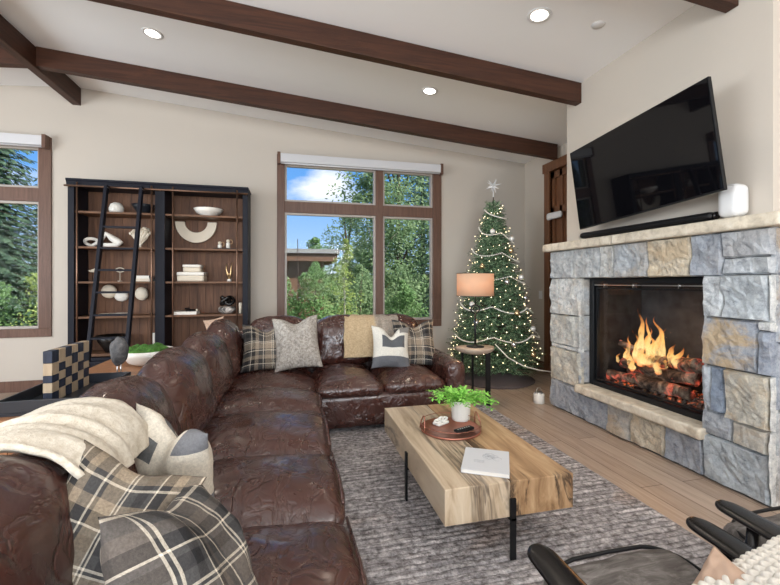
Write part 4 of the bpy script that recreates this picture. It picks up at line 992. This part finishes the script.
for q in (-1, 1): box(q * .10 - .012, q * .10 + .012, -.04, .04, 0, .004).build('foot', M['black'], t)
for x, h_, lab in ((-.885, .075, 'shorter white and brass candle holder on the slate tray'), (-.785, .12, 'taller white and brass candle holder on the slate tray')):
    t = thing('candle_holder', lab, 'candle holder', (x, 5.46, 1.726)); MB().lathe([(0, 0), (.024, 0), (.024, h_ * .55), (.018, h_ * .62), (0, h_ * .62)], 24).build('holder', M['white'], t)
    MB().sphere((0, 0, h_ * .62 + .02), .022, 14, 10, (1, 1, .9)).build('candle_cup', M['cream'], t); MB().tube([(.032 + .02 * math.cos(a), 0, h_ * .7 + .026 * math.sin(a)) for a in [i * 2 * PI / 16 for i in range(16)]], .003, 6, closed=True).build('brass_ring', M['gold'], t)
def lbox(label, x, y, z, w_, d_, h_):
    t = thing('storage_box', label, 'box', (x, y, z)); rbox(w_, d_, h_ * .62, .006, .03).build('box_body', M['cream'], t, loc=(0, 0, h_ * .31)); rbox(w_ + .008, d_ + .008, h_ * .37, .006, .03).build('lid', M['white'], t, loc=(0, 0, h_ * .81))
lbox('larger cream box at the bottom of the pair, third shelf of the right bay', -1.20, 5.46, 1.3075, .30, .22, .115); lbox('smaller cream box on top of the larger one, third shelf of the right bay', -1.19, 5.46, 1.4245, .20, .18, .09)
t = thing('brass_figurine', 'slender brass figure on a white foot, third shelf of the right bay', 'figurine', (-.772, 5.46, 1.3075)); MB().lathe([(0, 0), (.028, 0), (.022, .03), (0, .032)], 18).build('foot', M['white'], t)
mb = MB(); mb.tube([(-.006, 0, .03), (-.02, 0, .10), (-.035, 0, .16), (-.03, 0, .22)], [.008, .012, .010, .004], 8); mb.tube([(.006, 0, .03), (.018, 0, .10), (.022, 0, .17), (.035, 0, .24)], [.008, .012, .009, .004], 8); mb.tube([(-.03, 0, .11), (0, -.005, .09), (.03, 0, .11)], .006, 8); mb.build('figure', M['gold'], t)
book('white book lying at the left of the fourth shelf in the right bay', -1.27, 5.45, .9025, .27, .20, .036, M['white'])
t = thing('bead_string', 'dark bead string on the white book in the right bay', 'ornament', (-1.22, 5.45, .939), 0)
mb = MB()
for i in range(18): a = 2 * PI * i / 18; mb.sphere((.055 * math.cos(a), .035 * math.sin(a), .012 + (.02 if 5 < i < 11 else 0)), .012, 8, 6)
mb.build('beads', M['black_wood'], t); MB().sphere((.075, -.02, .014), .014, 10, 8).build('pale_bead', M['cream'], t)
m = mat('marbled_pottery', rough=.4); v = coords(m); color(m, ramp(m, ntex(m, v, 14, 4, .6, 2), [(.42, (.03, .03, .03)), (.5, (.45, .40, .36)), (.65, (.75, .70, .65))])); M['marble'] = m
t = thing('marbled_bowl', 'black and white marbled bowl on the fourth shelf of the right bay', 'bowl', (-.80, 5.46, .9025)); MB().lathe([(0, 0), (.06, 0), (.098, .03), (.105, .06), (.09, .085), (0, .088)], 32).build('bowl_body', M['marble'], t)
t = thing('knot_sculpture', 'glossy black knotted rope sculpture on top of the marbled bowl', 'sculpture', (-.80, 5.46, .992))
mb = MB(); K = 90; mb.tube([((.055 + .025 * math.cos(3 * a)) * math.cos(2 * a), .6 * (.055 + .025 * math.cos(3 * a)) * math.sin(2 * a), .07 + .045 * math.sin(3 * a)) for a in [2 * PI * i / K for i in range(K)]], .022, 10, closed=True); mb.build('knot', M['black_wood'], t)
t = thing('pillar_candle', 'short pale candle at the right end of the fourth shelf in the right bay', 'candle', (-.632, 5.42, .9025)); MB().lathe([(0, 0), (.02, 0), (.02, .135), (0, .137)], 16).build('candle_body', M['cream'], t); MB().tube([(0, 0, .135), (0, 0, .15)], .0015, 6).build('wick', M['black'], t)

# ================================================================== SIDE TABLE, LAMP
M['travertine'] = wood('bleached_wood_top', (.62, .50, .40), (.44, .34, .26), 'X', 5, .5, .2)
st = thing('side_table', 'bleached wood slab side table on black legs beside the sofa arm', 'side table', (1.915, 3.98, 0))
mb = MB(); n = 40; prof = [(.10, .535), (.17, .55), (.205, .575), (.212, .595), (.208, .603)]; vs = []; fs = []
for r_, z in prof:
    for j in range(n):
        a = 2 * PI * j / n; q = 1 + .05 * math.sin(3 * a + .5) + .03 * math.sin(5 * a); vs.append((r_ * q * math.cos(a), r_ * q * .82 * math.sin(a), z))
for i in range(len(prof) - 1):
    for j in range(n): fs.append((i * n + j, i * n + (j + 1) % n, (i + 1) * n + (j + 1) % n, (i + 1) * n + j))
fs += [tuple(range(n - 1, -1, -1)), tuple((len(prof) - 1) * n + j for j in range(n))]
mb.add(vs, fs, True); mb.build('table_top', M['travertine'], st)
for x, y in ((.085, -.115), (.03, .14), (-.14, .03)): box(x - (.026 if y < 0 else .010), x + (.026 if y < 0 else .010), y - .012, y + .012, 0, .56).build('leg', M['black'], st, bevel=.002)
lp = thing('table_lamp', 'table lamp with linen drum shade and iron ring stem on the side table', 'lamp', (1.915, 3.99, .604))
M['iron'] = mat('wrought_iron', (.035, .035, .035), .5, .6)
MB().lathe([(0, 0), (.095, 0), (.095, .008), (.03, .016), (.014, .03), (0, .03)], 32).build('base', M['iron'], lp)
MB().tube([(0, 0, .02), (0, 0, .36)], .010, 12).build('stem', M['iron'], lp)
mb = MB(); mb.tube([(.05 * math.cos(a), 0, .405 + .045 * math.sin(a)) for a in [i * 2 * PI / 28 for i in range(28)]], .008, 10, closed=True); mb.tube([(.022 * math.cos(a), 0, .405 + .02 * math.sin(a)) for a in [i * 2 * PI / 18 for i in range(18)]], .005, 8, closed=True); mb.tube([(-.05, 0, .405), (.05, 0, .405)], .004, 6)
mb.build('ring_ornament', M['iron'], lp); MB().tube([(0, 0, .45), (0, 0, .60)], .007, 8).build('lamp_neck', M['iron'], lp)
m = mat('linen_lamp_shade', (.80, .66, .50), .9); 
tn = m.node_tree; tl_ = nn(tn, 'ShaderNodeBsdfTranslucent', inp={'Color': (.95, .62, .36, 1)}); mxx = nn(tn, 'ShaderNodeMixShader', inp={0: .5}); tn.links.new(B(m).outputs[0], mxx.inputs[1]); tn.links.new(tl_.outputs[0], mxx.inputs[2]); tn.links.new(mxx.outputs[0], tn.nodes['Material Output'].inputs[0])
bump(m, ntex(m, coords(m, (1, 1, 6)), 90, 3), .2, .003); M['lampshade'] = m
mb = MB(); n = 48; r_ = .196; vs = [(r_ * math.cos(2 * PI * j / n), r_ * math.sin(2 * PI * j / n), z) for z in (.545, .79) for j in range(n)]; mb.add(vs, [(j, (j + 1) % n, n + (j + 1) % n, n + j) for j in range(n)], True)
o = mb.build('lamp_shade', M['lampshade'], lp); s = o.modifiers.new('thick', 'SOLIDIFY'); s.thickness = .003
mb = MB()
for z in (.547, .788): mb.tube([(r_ * math.cos(2 * PI * j / n), r_ * math.sin(2 * PI * j / n), z) for j in range(n)], .003, 6, closed=True)
for a in (0, 2 * PI / 3, 4 * PI / 3): mb.tube([(0, 0, .60), (r_ * math.cos(a), r_ * math.sin(a), .60 - .053)], .002, 5)
mb.build('shade_ring', M['iron'], lp)
M['bulb'] = mat('warm_bulb', (1, 1, 1), .4, 0, Emission_Color=(1, .72, .42, 1), Emission_Strength=8); MB().sphere((0, 0, .655), .03, 16, 12).build('light_bulb', M['bulb'], lp)
light('lamplight', 'POINT', (1.915, 3.99, 1.27), energy=15, color=(1, .66, .36), shadow_soft_size=.05)

# ================================================================== CHRISTMAS TREE
TX, TY = 2.63, 4.93
tree = thing('christmas_tree', 'tall narrow green christmas tree in the corner behind the lamp', 'christmas tree', (TX, TY, 0))
M['bark'] = mat('brown_bark', (.09, .06, .045), .9)
MB().tube([(0, 0, .0), (0, 0, 1.2), (0, 0, 2.44)], [.035, .025, .006], 10).build('trunk', M['bark'], tree)
m = mat('fir_needles', rough=.55); ri = N(m, 'ShaderNodeNewGeometry'); color(m, ramp(m, ri.outputs['Random Per Island'], [(0, (.016, .055, .026)), (.5, (.08, .17, .08)), (1, (.36, .50, .30))])); M['needle'] = m
random.seed(21)
def rad(z): return .60 * (1 - max(0, z - .30) / 2.22) ** .85 * (1 if z > .3 else .92) + .03
mb = MB(); tips = []; nb = 1500
for k in range(nb):
    q = (k + .5) / nb; z = .16 + 2.24 * (1 - (1 - q) ** .62) ; a = k * 2.39996 + random.uniform(-.2, .2)
    R_ = rad(z) * random.uniform(.80, 1.08); dirn = Vector((math.cos(a), math.sin(a), 0)); ln = min(R_, .24 + .1 * random.random())
    p0 = dirn * (R_ - ln) + Vector((0, 0, z - .03)); p1 = dirn * R_ + Vector((random.uniform(-.03, .03), random.uniform(-.03, .03), z + random.uniform(-.05, .05)))
    side = dirn.cross(Vector((0, 0, 1)))
    for br_ in range(3):
        if br_ == 0: a0, a1 = p0, p1
        else: a0 = p0.lerp(p1, .35); a1 = p0.lerp(p1, .75) + side * (.08 if br_ == 1 else -.08) * random.uniform(.7, 1.2) + Vector((0, 0, random.uniform(-.03, .03)))
        ax = (a1 - a0); l_ = ax.length; ax.normalize(); nn_ = 13
        for i in range(nn_):
            t_ = (i + random.random()) / nn_; p = a0 + ax * l_ * t_
            rv = Vector((random.gauss(0, 1), random.gauss(0, 1), random.gauss(0, 1))); rv = (rv - ax * rv.dot(ax)).normalized()
            nd = (rv * .8 + ax * .7).normalized(); nl = random.uniform(.030, .048); wv = nd.cross(rv + Vector((.1, .2, .3))).normalized() * .0042
            mb.add([p - wv, p + wv, p + nd * nl], [(0, 1, 2)])
    tips.append((p1, a))
tag(mb.build('needles', M['needle'], tree), kind='stuff')
mb = MB()
for p1, a in tips[::3]: mb.tube([p1 * .0 + Vector((0, 0, p1.z - .02)), p1 * .97], .003, 4, caps=False)
mb.build('branches', M['bark'], tree)
ts = thing('tree_topper', 'white many pointed star on top of the christmas tree', 'star', (TX, TY, 2.46))
mb = MB(); c0 = Vector((0, 0, .13))
for k in range(14):
    z = 1 - 2 * (k + .5) / 14; rr = math.sqrt(1 - z * z); a = k * 2.39996; d_ = Vector((rr * math.cos(a), rr * math.sin(a), z))
    if k % 1 == 0:
        u_ = d_.orthogonal().normalized(); v_ = d_.cross(u_); b_ = .017; base = [c0 + u_ * b_, c0 + v_ * b_, c0 - u_ * b_, c0 - v_ * b_]; base = [q + d_ * .008 for q in base]
        mb.add(base + [c0 + d_ * .115], [(0, 1, 4), (1, 2, 4), (2, 3, 4), (3, 0, 4), (3, 2, 1, 0)])
mb.build('star_points', M['white_plastic'], ts); MB().tube([(0, 0, -.06), (0, 0, .12)], .006, 6).build('stem', M['white_plastic'], ts)
m = mat('dark_woven_skirt', (.10, .08, .08), .9); bump(m, ntex(m, coords(m), 60, 3), .5, .01); M['skirt'] = m
sk = thing('tree_skirt', 'dark round woven skirt on the floor under the christmas tree', 'tree skirt', (TX, TY, 0))
MB().lathe([(.53, 0), (.535, .012), (.50, .03), (.30, .10), (.20, .16), (.0, .17)], 64, wob=.02).build('skirt_cloth', M['skirt'], sk)
# fairy lights: one string, 100 bulbs of its own and the rest as one part
sl = thing('string_lights', 'warm white fairy lights wound all over the christmas tree', 'string lights', (TX, TY, 0))
M['fairy'] = mat('fairy_bulb', (1, 1, 1), .4, 0, Emission_Color=(1, .78, .46, 1), Emission_Strength=5)
pts = []; nb = 380
for k in range(nb):
    q = k / nb; z = .22 + 2.16 * (1 - (1 - q) ** .62); a = q * 2 * PI * 17; r_ = rad(z) * (.95 + .09 * math.sin(k * 1.7)); pts.append(Vector((r_ * math.cos(a), r_ * math.sin(a), z + .03 * math.sin(k * 2.3))))
MB().tube(pts, .0014, 4).build('wire', M['needle'], sl)
front = [k for k in range(nb) if pts[k].y < .1 * pts[k].x + .12 and math.cos(math.atan2(pts[k].y, pts[k].x) + 2.05) > 0]
sel = set(front[::max(1, len(front) // 99)][:98]); proto = None; rest = MB()
for k, p in enumerate(pts):
    if k in sel:
        if proto is None: proto = MB().sphere((0, 0, 0), .0055, 8, 6).build('light_bulb', M['fairy'], sl, loc=p)
        else: c = proto.copy(); C.objects.link(c); c.parent = sl; c.location = p
    else: rest.sphere(p, .0055, 6, 4)
tag(rest.build('light_bulbs', M['fairy'], sl), kind='stuff')
M['bead'] = mat('white_beads', (.85, .82, .76), .4)
def bead_garland(pts, label, r_=.0085):
    g = thing('bead_garland', label, 'garland', (TX, TY, 0)); mb = MB(); acc = 0; 
    for p, q in zip(pts, pts[1:]):
        L_ = (q - p).length; n_ = max(1, int(L_ / (r_ * 1.9)))
        for i in range(n_): mb.sphere(p.lerp(q, i / n_), r_, 7, 5)
    tag(mb.build('beads', M['bead'], g), kind='stuff'); MB().tube(pts, .002, 4).build('cord', M['bead'], g)
def swag(z0, z1, a0, a1, sagn=2, sag=.07, n=44, k=1.03):
    out = []
    for i in range(n + 1):
        q = i / n; a = a0 + (a1 - a0) * q; z = z0 + (z1 - z0) * q - sag * abs(math.sin(PI * q * sagn)); r_ = rad(z) * k; out.append(Vector((r_ * math.cos(a), r_ * math.sin(a), z)))
    return out
R_ = math.radians
for z0, z1, a0, a1, sg, lab in ((2.26, 2.16, -175, 0, 1, 'topmost bead garland looped around the tree near its tip'), (2.03, 1.84, -185, 0, 2, 'white bead garland second from the top of the tree'), (1.74, 1.60, -190, -5, 2, 'white bead garland third from the top of the tree, above lamp height'), (1.42, 1.32, -180, 5, 2, 'white bead garland crossing the tree behind the lamp shade'), (1.02, .95, -180, 0, 3, 'white bead garland in deep loops below the lamp shade'), (.62, .66, -175, -5, 3, 'lowest white bead garland near the side table height')):
    bead_garland(swag(z0, z1, R_(a0), R_(a1), sg), lab)
# power cord running from the tree to behind the chimney
cd = MB().tube([(2.35, 4.36, .56), (2.50, 4.32, .40), (2.68, 4.28, .30), (2.86, 4.25, .25), (3.05, 4.22, .22), (3.30, 4.20, .20), (3.56, 4.20, .22)], .0065, 8).build('white_cord', M['bead'])
tag(cd, 'pale cord trailing from the christmas tree to the wall behind the chimney', 'cord')
M['ball_w'] = mat('white_bauble', (.85, .83, .80), .15, .2); M['ball_s'] = mat('silver_bauble', (.75, .76, .78), .12, 1); M['ball_g'] = mat('gold_bauble', (.78, .60, .35), .2, .9)
spots = [(1.95, -120, 'w', 'highest white bauble near the tree tip'), (1.70, -75, 'g', 'gold bauble high on the right half of the tree'), (1.86, -60, 'w', 'white bauble high on the right edge of the tree'), (1.36, -60, 'w', 'large white bauble on the right of the tree at lamp shade height'), (1.30, -95, 's', 'silver bauble right of the lamp shade'), (1.10, -62, 's', 'silver bauble on the right of the tree below shade height'), (.92, -85, 'g', 'gold bauble in the middle right of the tree'), (.72, -60, 'w', 'white bauble low on the right edge of the tree'), (.55, -95, 's', 'lowest silver bauble, just right of the side table'), (1.02, -150, 'w', 'white bauble left of the lamp stem'), (.80, -140, 's', 'silver bauble low on the left of the tree'), (1.50, -140, 'g', 'gold bauble just above the lamp shade'), (.42, -70, 'g', 'lowest gold bauble near the floor')]
for z, a, kd, lab in spots:
    a = R_(a); r_ = rad(z) + .03; t = thing('bauble', lab, 'ornament', (TX + r_ * math.cos(a), TY + r_ * math.sin(a), z), 0, 'baubles on the christmas tree')
    MB().sphere((0, 0, 0), .034, 20, 14).build('ball', M['ball_' + kd], t); MB().lathe([(0, .032), (.009, .032), (.009, .042), (0, .042)], 10).build('cap', M['gold'], t)

# ================================================================== ARMCHAIRS at lower right
m = mat('brown_hide', rough=.75); v = coords(m, (1, 3, 1)); n1 = ntex(m, v, 9, 6, .7, 1); color(m, ramp(m, n1, [(.3, (.055, .045, .04)), (.5, (.13, .115, .105)), (.7, (.27, .25, .235))])); bump(m, ntex(m, coords(m, (2, 1, 1)), 160, 4), .4, .004); M['hide'] = m
def armchair(x, y, label):
    t = thing('armchair', label, 'armchair', (x, y, 0), 0, 'black framed lounge chairs facing the rug'); hw = .276
    for s in (-1, 1):
        # paddle arm: thin board, round nosed, running back from the tip
        vs = []; fs = []; n = 24; Ltot = .70
        for i in range(n + 1):
            q = (i / n) ** 1.9; yy = .33 - Ltot * q; w_ = .050 * (math.sqrt(max(0, 1 - max(0, (.07 - q) / .07) ** 2)) * .78 + .22 * min(1, q / .3)) * (1 - .1 * q) * (1 if q > 0 else 0) + .002; z = .548 - .035 * q ** 1.4 + .006 * (1 - q)
            for j in range(12): a = 2 * PI * j / 12; vs.append((s * hw + w_ * math.cos(a), yy, z + .011 * (abs(math.sin(a)) ** .6) * (1 if math.sin(a) > 0 else -1) * min(1, w_ / .02)))
        for i in range(n):
            for j in range(12): fs.append((i * 12 + j, i * 12 + (j + 1) % 12, (i + 1) * 12 + (j + 1) % 12, (i + 1) * 12 + j))
        fs += [tuple(range(12)), tuple(n * 12 + j for j in range(12))[::-1]]
        MB().add(vs, fs, True).build('arm', M['black_wood'], t)
        MB().tube([(s * hw, .22, .54), (s * hw, .235, .28), (s * hw, .22, .0)], [.017, .022, .014], 12).build('leg', M['black_wood'], t)
        MB().tube([(s * hw, -.30, .505), (s * hw, -.34, .26), (s * hw, -.40, .0)], [.017, .022, .014], 12).build('leg', M['black_wood'], t)
        MB().tube([(s * hw, .232, .33), (s * hw, -.33, .25)], .015, 10).build('side_rail', M['black_wood'], t)
    MB().tube([(-hw, .235, .325), (hw, .235, .325)], .015, 10).build('front_rail', M['black_wood'], t)
    mb = rbox(.47, .62, .10, .045, .03, .02, .008, x); mb.build('seat', M['hide'], t, loc=(0, .06, .392), rot=(.10, 0, 0))
    pts = []
    for i in range(40):
        a = 2 * PI * i / 40; c_, s_ = math.cos(a), math.sin(a); pts.append((.232 * abs(c_) ** .35 * (1 if c_ > 0 else -1), .06 + .303 * abs(s_) ** .35 * (1 if s_ > 0 else -1), .392 + .046 + .03 * s_ + .004 * math.sin(a * 5)))
    MB().tube(pts, .006, 8, closed=True).build('piping', M['black'], t)
    mb = rbox(.47, .10, .50, .045, .03, .0, .008, x + 2); mb.build('backrest', M['hide'], t, loc=(0, -.34, .66), rot=(.30, 0, 0))
    return t
armchair(.94, .68, 'black framed lounge chair with a knitted throw, nearer the sofa')
armchair(1.68, .735, 'black framed lounge chair closest to the stone fireplace')
m = mat('chunky_cream_knit', (.72, .68, .61), 1); M['knit'] = m
# chunky knit: rows of stitches modelled as a relief
def knit(name, label, P0, P1, P2, P3, nu=120, nv=90, rows=14, cols=18, amp=.011, bulge=.05):
    P0, P1, P2, P3 = map(Vector, (P0, P1, P2, P3)); vs = []; fs = []; nrm = (P1 - P0).cross(P3 - P0).normalized()
    if nrm.z < 0: nrm = -nrm
    for j in range(nv + 1):
        for i in range(nu + 1):
            u, v_ = i / nu, j / nv; p = P0.lerp(P1, u).lerp(P3.lerp(P2, u), v_)
            st = abs(math.sin(PI * (v_ * rows + .28 * abs(math.sin(PI * u * cols))))) ** .6 * (.45 + .55 * abs(math.sin(PI * u * cols)) ** .7)
            p = p + nrm * (amp * st * 1.6 + bulge * math.sin(PI * u) ** .8 * math.sin(PI * v_) ** .6 + .012 * noise.noise(Vector((u * 4, v_ * 4, 1)))); vs.append(p)
    for j in range(nv):
        for i in range(nu): a = j * (nu + 1) + i; fs.append((a, a + 1, a + nu + 2, a + nu + 1))
    o = MB().add(vs, fs, True).build(name, M['knit']); s = o.modifiers.new('thick', 'SOLIDIFY'); s.thickness = .02; s.offset = -1
    return tag(o, label, 'blanket')
knit('knitted_throw', 'chunky cream knitted throw over the lounge chair nearer the sofa', (.86, .71, .61), (1.26, .77, .64), (1.30, .33, .76), (.84, .32, .74), bulge=.03)
put_pillow('throw_pillow', 'tan suede pillow resting on the cream knitted throw of the lounge chair', (.985, .755, .668), (.965, .56, .662), (-.5, -.05, -.6), .20, .22, .06, M['suede'], 0, 12)

# ================================================================== OUTSIDE
m = mat('grassy_ground', rough=1); v = coords(m); color(m, ramp(m, ntex(m, v, 1.2, 5, .7), [(.3, (.05, .10, .02)), (.6, (.14, .20, .05)), (.8, (.28, .27, .10))])); M['grass'] = m
mb = MB(); vs = []; fs = []; n = 40
for j in range(n + 1):
    for i in range(n + 1):
        x = -40 + 80 * i / n; y = 6.2 + 50 * j / n; vs.append((x, y, -.9 + .3 * noise.noise(Vector((x * .1, y * .1, 0))) + max(0, y - 24) * .10))
for j in range(n):
    for i in range(n): a = j * (n + 1) + i; fs.append((a, a + 1, a + n + 2, a + n + 1))
tag(mb.add(vs, fs, True).build('ground', M['grass']), kind='structure')
def leafmat(name, lo, hi):
    m = mat(name, rough=.6); ri = N(m, 'ShaderNodeNewGeometry'); color(m, ramp(m, ri.outputs['Random Per Island'], [(0, lo), (1, hi)]))
    tn = m.node_tree; tl_ = nn(tn, 'ShaderNodeBsdfTranslucent', inp={'Color': (*hi, 1)}); mxx = nn(tn, 'ShaderNodeMixShader', inp={0: .35}); tn.links.new(B(m).outputs[0], mxx.inputs[1]); tn.links.new(tl_.outputs[0], mxx.inputs[2]); tn.links.new(mxx.outputs[0], tn.nodes['Material Output'].inputs[0]); return m
LF = {'mid': leafmat('cottonwood_leaf', (.09, .17, .075), (.26, .37, .18)), 'light': leafmat('aspen_leaf', (.15, .24, .05), (.36, .44, .14)), 'dark': leafmat('dark_leaf', (.04, .09, .05), (.12, .20, .10)), 'con': leafmat('conifer_leaf', (.035, .085, .055), (.12, .20, .12)), 'blue': leafmat('blue_spruce_leaf', (.06, .12, .10), (.14, .22, .18)), 'bush': leafmat('willow_leaf', (.07, .16, .05), (.20, .34, .12))}
M['pale_bark'] = mat('pale_aspen_bark', (.50, .47, .40), .8)
GZ = -.95
def leafy(name, label, x, y, h, r, z0, lm, n=5200, ls=.085, trunk=.09, bark='bark', seed=0, nblob=16, group=None):
    rnd = random.Random(seed); t = thing(name, label, 'tree' if 'shrub' not in name else 'shrub', (x, y, GZ), 0, group); mb = MB()
    blobs = []
    for k in range(nblob):
        q = (k + .5) / nblob; zz = z0 + (h - z0) * q; rr = r * (math.sin(PI * min(.97, .12 + q * .86)) ** .7); a = rnd.uniform(0, 2 * PI); d_ = rnd.uniform(.15, .75) * rr
        blobs.append((Vector((d_ * math.cos(a), d_ * math.sin(a), zz)), rr * rnd.uniform(.38, .62)))
    for k in range(n):
        c0, br_ = blobs[rnd.randrange(nblob)]; d_ = Vector((rnd.gauss(0, 1), rnd.gauss(0, 1), rnd.gauss(0, 1))).normalized() * br_ * rnd.uniform(.45, 1.12) ** .6; d_.z *= .85
        p = c0 + d_; u_ = Vector((rnd.gauss(0, 1), rnd.gauss(0, 1), rnd.gauss(0, .7))).normalized(); v_ = u_.orthogonal().normalized(); s_ = ls * rnd.uniform(.6, 1.3)
        mb.add([p - u_ * s_ * .5, p - v_ * s_ * .3, p + u_ * s_ * .5, p + v_ * s_ * .3], [(0, 1, 2, 3)])
    tag(mb.build('foliage', LF[lm], t), kind='stuff')
    mb = MB(); mb.tube([(0, 0, -.1), (rnd.uniform(-.1, .1) * r, 0, h * .4), (rnd.uniform(-.15, .15) * r, 0, h * .93)], [trunk, trunk * .7, trunk * .15], 8)
    for c0, br_ in blobs[::2]: mb.tube([(0, 0, c0.z * .7), c0 * .6 + Vector((0, 0, c0.z * .35)), c0], [trunk * .35, trunk * .25, trunk * .08], 5)
    mb.build('trunk', M[bark], t)
def conifer(label, x, y, h, r, seed, lm='con', nb=330, group=None, dens=13):
    rnd = random.Random(seed); t = thing('conifer_tree', label, 'tree', (x, y, GZ), 0, group); mb = MB(); MB().tube([(0, 0, -.1), (0, 0, h * .98)], [h * .016, .01], 8).build('trunk', M['bark'], t); bm_ = MB()
    for k in range(nb):
        q = k / nb; z = .4 + (h - .5) * q; R_ = r * (1 - q) ** .8 * rnd.uniform(.75, 1.1) + .08; a = k * 2.39996; d_ = Vector((math.cos(a), math.sin(a), 0)); sd = d_.cross(Vector((0, 0, 1)))
        p0 = Vector((0, 0, z)); p1 = d_ * R_ + Vector((0, 0, z - R_ * .28)); bm_.tube([p0, p1], [.012, .003], 3, caps=False)
        m_ = int(dens + R_ * dens)
        for i in range(m_):
            t_ = .15 + .85 * (i + rnd.random()) / m_; p = p0.lerp(p1, t_); w_ = (1.1 - t_) * R_ * .30 + .05; e_ = p + sd * rnd.uniform(-1, 1) * w_ + d_ * .06 + Vector((0, 0, -rnd.uniform(0, .10)))
            ax = (e_ - p).normalized(); pw = Vector((0, 0, 1)).cross(ax) * .035 + d_ * .03; c_ = (p + e_) / 2
            mb.add([p, c_ - pw, e_ + Vector((0, 0, -.02)), c_ + pw + Vector((0, 0, -.04))], [(0, 1, 2, 3)])
    tag(mb.build('foliage', LF[lm], t), kind='stuff'); bm_.build('branches', M['bark'], t)
# seen through the window over the sofa
leafy('leafy_tree', 'tall mid green tree filling the right half of the sofa window', 3.3, 12.5, 8.6, 2.0, .8, 'mid', 17000, .12, .12, seed=1, nblob=34)
leafy('leafy_tree', 'mid green tree with a pale trunk in the centre of the sofa window', 2.35, 11.0, 5.6, 1.0, 1.0, 'mid', 10000, .10, .05, 'pale_bark', 2, 22)
leafy('leafy_tree', 'dark green tree at the right edge of the sofa window', 5.1, 13.0, 8.4, 1.6, .6, 'dark', 10000, .12, .12, seed=3, nblob=26)
leafy('leafy_tree', 'slim yellow-green sapling in front of the neighbouring roof', 1.13, 9.0, 3.25, .42, .9, 'light', 1500, .06, .022, 'pale_bark', 4, 14)
leafy('leafy_tree', 'spreading tree behind the flat roofed house, left half of the sofa window', 3.0, 22.0, 6.6, 2.2, 1.0, 'mid', 6000, .15, .15, seed=5, nblob=26)
leafy('leafy_tree', 'tree rising left of the flat roofed house', -.9, 24.0, 4.3, 1.3, .6, 'dark', 2600, .15, .12, seed=6)
leafy('leafy_tree', 'low rounded tree directly behind the flat roof', 1.2, 25.0, 4.9, 2.0, .6, 'bush', 4200, .15, .12, seed=61)
conifer('small blue-green spruce low in the right part of the sofa window', 3.85, 10.3, 2.9, .6, 7, 'blue', 170)
conifer('dark conifer at the back between the leafy trees of the sofa window', 6.3, 19.0, 11.5, 2.0, 8, nb=260)
conifer('dark conifer at the far right behind the trees of the sofa window', 8.2, 18.0, 11.5, 2.2, 81, nb=260)
for k, (x, y, h_, r_, lab, lm) in enumerate(((-.35, 9.5, 2.65, .75, 'willow bush at the lower left corner of the sofa window', 'bush'), (.55, 9.8, 2.75, .75, 'willow bush left of the slim sapling', 'bush'), (1.65, 10.2, 2.7, .8, 'willow bush right of the slim sapling', 'mid'), (2.75, 9.6, 2.3, .7, 'willow bush low in the middle of the sofa window', 'bush'), (4.4, 10.6, 1.9, .8, 'yellow-green bush at the lower right of the sofa window', 'light'), (3.4, 8.9, 1.5, .45, 'small bush in front of the blue-green spruce', 'mid'), (-1.4, 10.5, 2.2, .9, 'bush beyond the left edge of the sofa window', 'mid'))):
    leafy('leafy_shrub', lab, x, y, h_, r_, .15, lm, 5200, .075, .03, seed=20 + k, nblob=14, group='bushes below the sofa window')
M['roof'] = mat('grey_metal_roof', (.30, .30, .30), .7); M['siding'] = mat('brown_siding', (.16, .085, .05), .8)
hs = thing('neighbour_house', 'low neighbouring house with a flat grey roof and brown fascia among the trees', 'house', (-3.2, 20.0, GZ))
box(-4.9, 5.15, -2.2, 2.2, 3.16, 3.50).build('roof_slab', M['siding'], hs); box(-5.0, 5.25, -2.3, 2.3, 3.50, 3.68).build('roof', M['roof'], hs); box(-4.5, 4.6, -1.7, 1.9, -.2, 3.16).build('wall', M['siding'], hs)
f_ = box(-.2, 1.2, -1.76, -1.7, 1.0, 2.4).build('window', M['white_plastic'], hs); box(-.1, 1.1, -1.775, -1.765, 1.1, 2.3).build('pane', M['screen'], f_)
pl = MB().tube([(.22, 13.0, GZ), (.18, 13.0, 2.65)], [.03, .012], 6)
tag(pl.build('bare_trunk', M['bark']), 'thin bare trunk standing against the sky left in the sofa window', 'tree trunk')
# seen through the left window
conifer('tall dark spruce filling the left window', -6.9, 11.2, 7.6, 2.1, 9, nb=620, dens=18)
conifer('dark spruce on the right side of the left window', -5.25, 12.2, 5.4, 1.5, 10, nb=420, dens=16)
conifer('shorter spruce in the middle of the left window', -7.6, 16.0, 7.4, 2.0, 101, nb=380)
conifer('spruce behind the bushes at the right of the left window', -6.4, 15.5, 5.0, 1.8, 102, nb=320)
leafy('leafy_shrub', 'pale yellow-green bush at the bottom of the left window', -4.6, 9.3, 2.5, 1.0, .1, 'light', 4200, .055, .03, seed=40, nblob=16)
leafy('leafy_shrub', 'green bush beside the pale bush below the left window', -5.9, 9.6, 2.3, 1.0, .1, 'bush', 4200, .055, .03, seed=41, nblob=16)
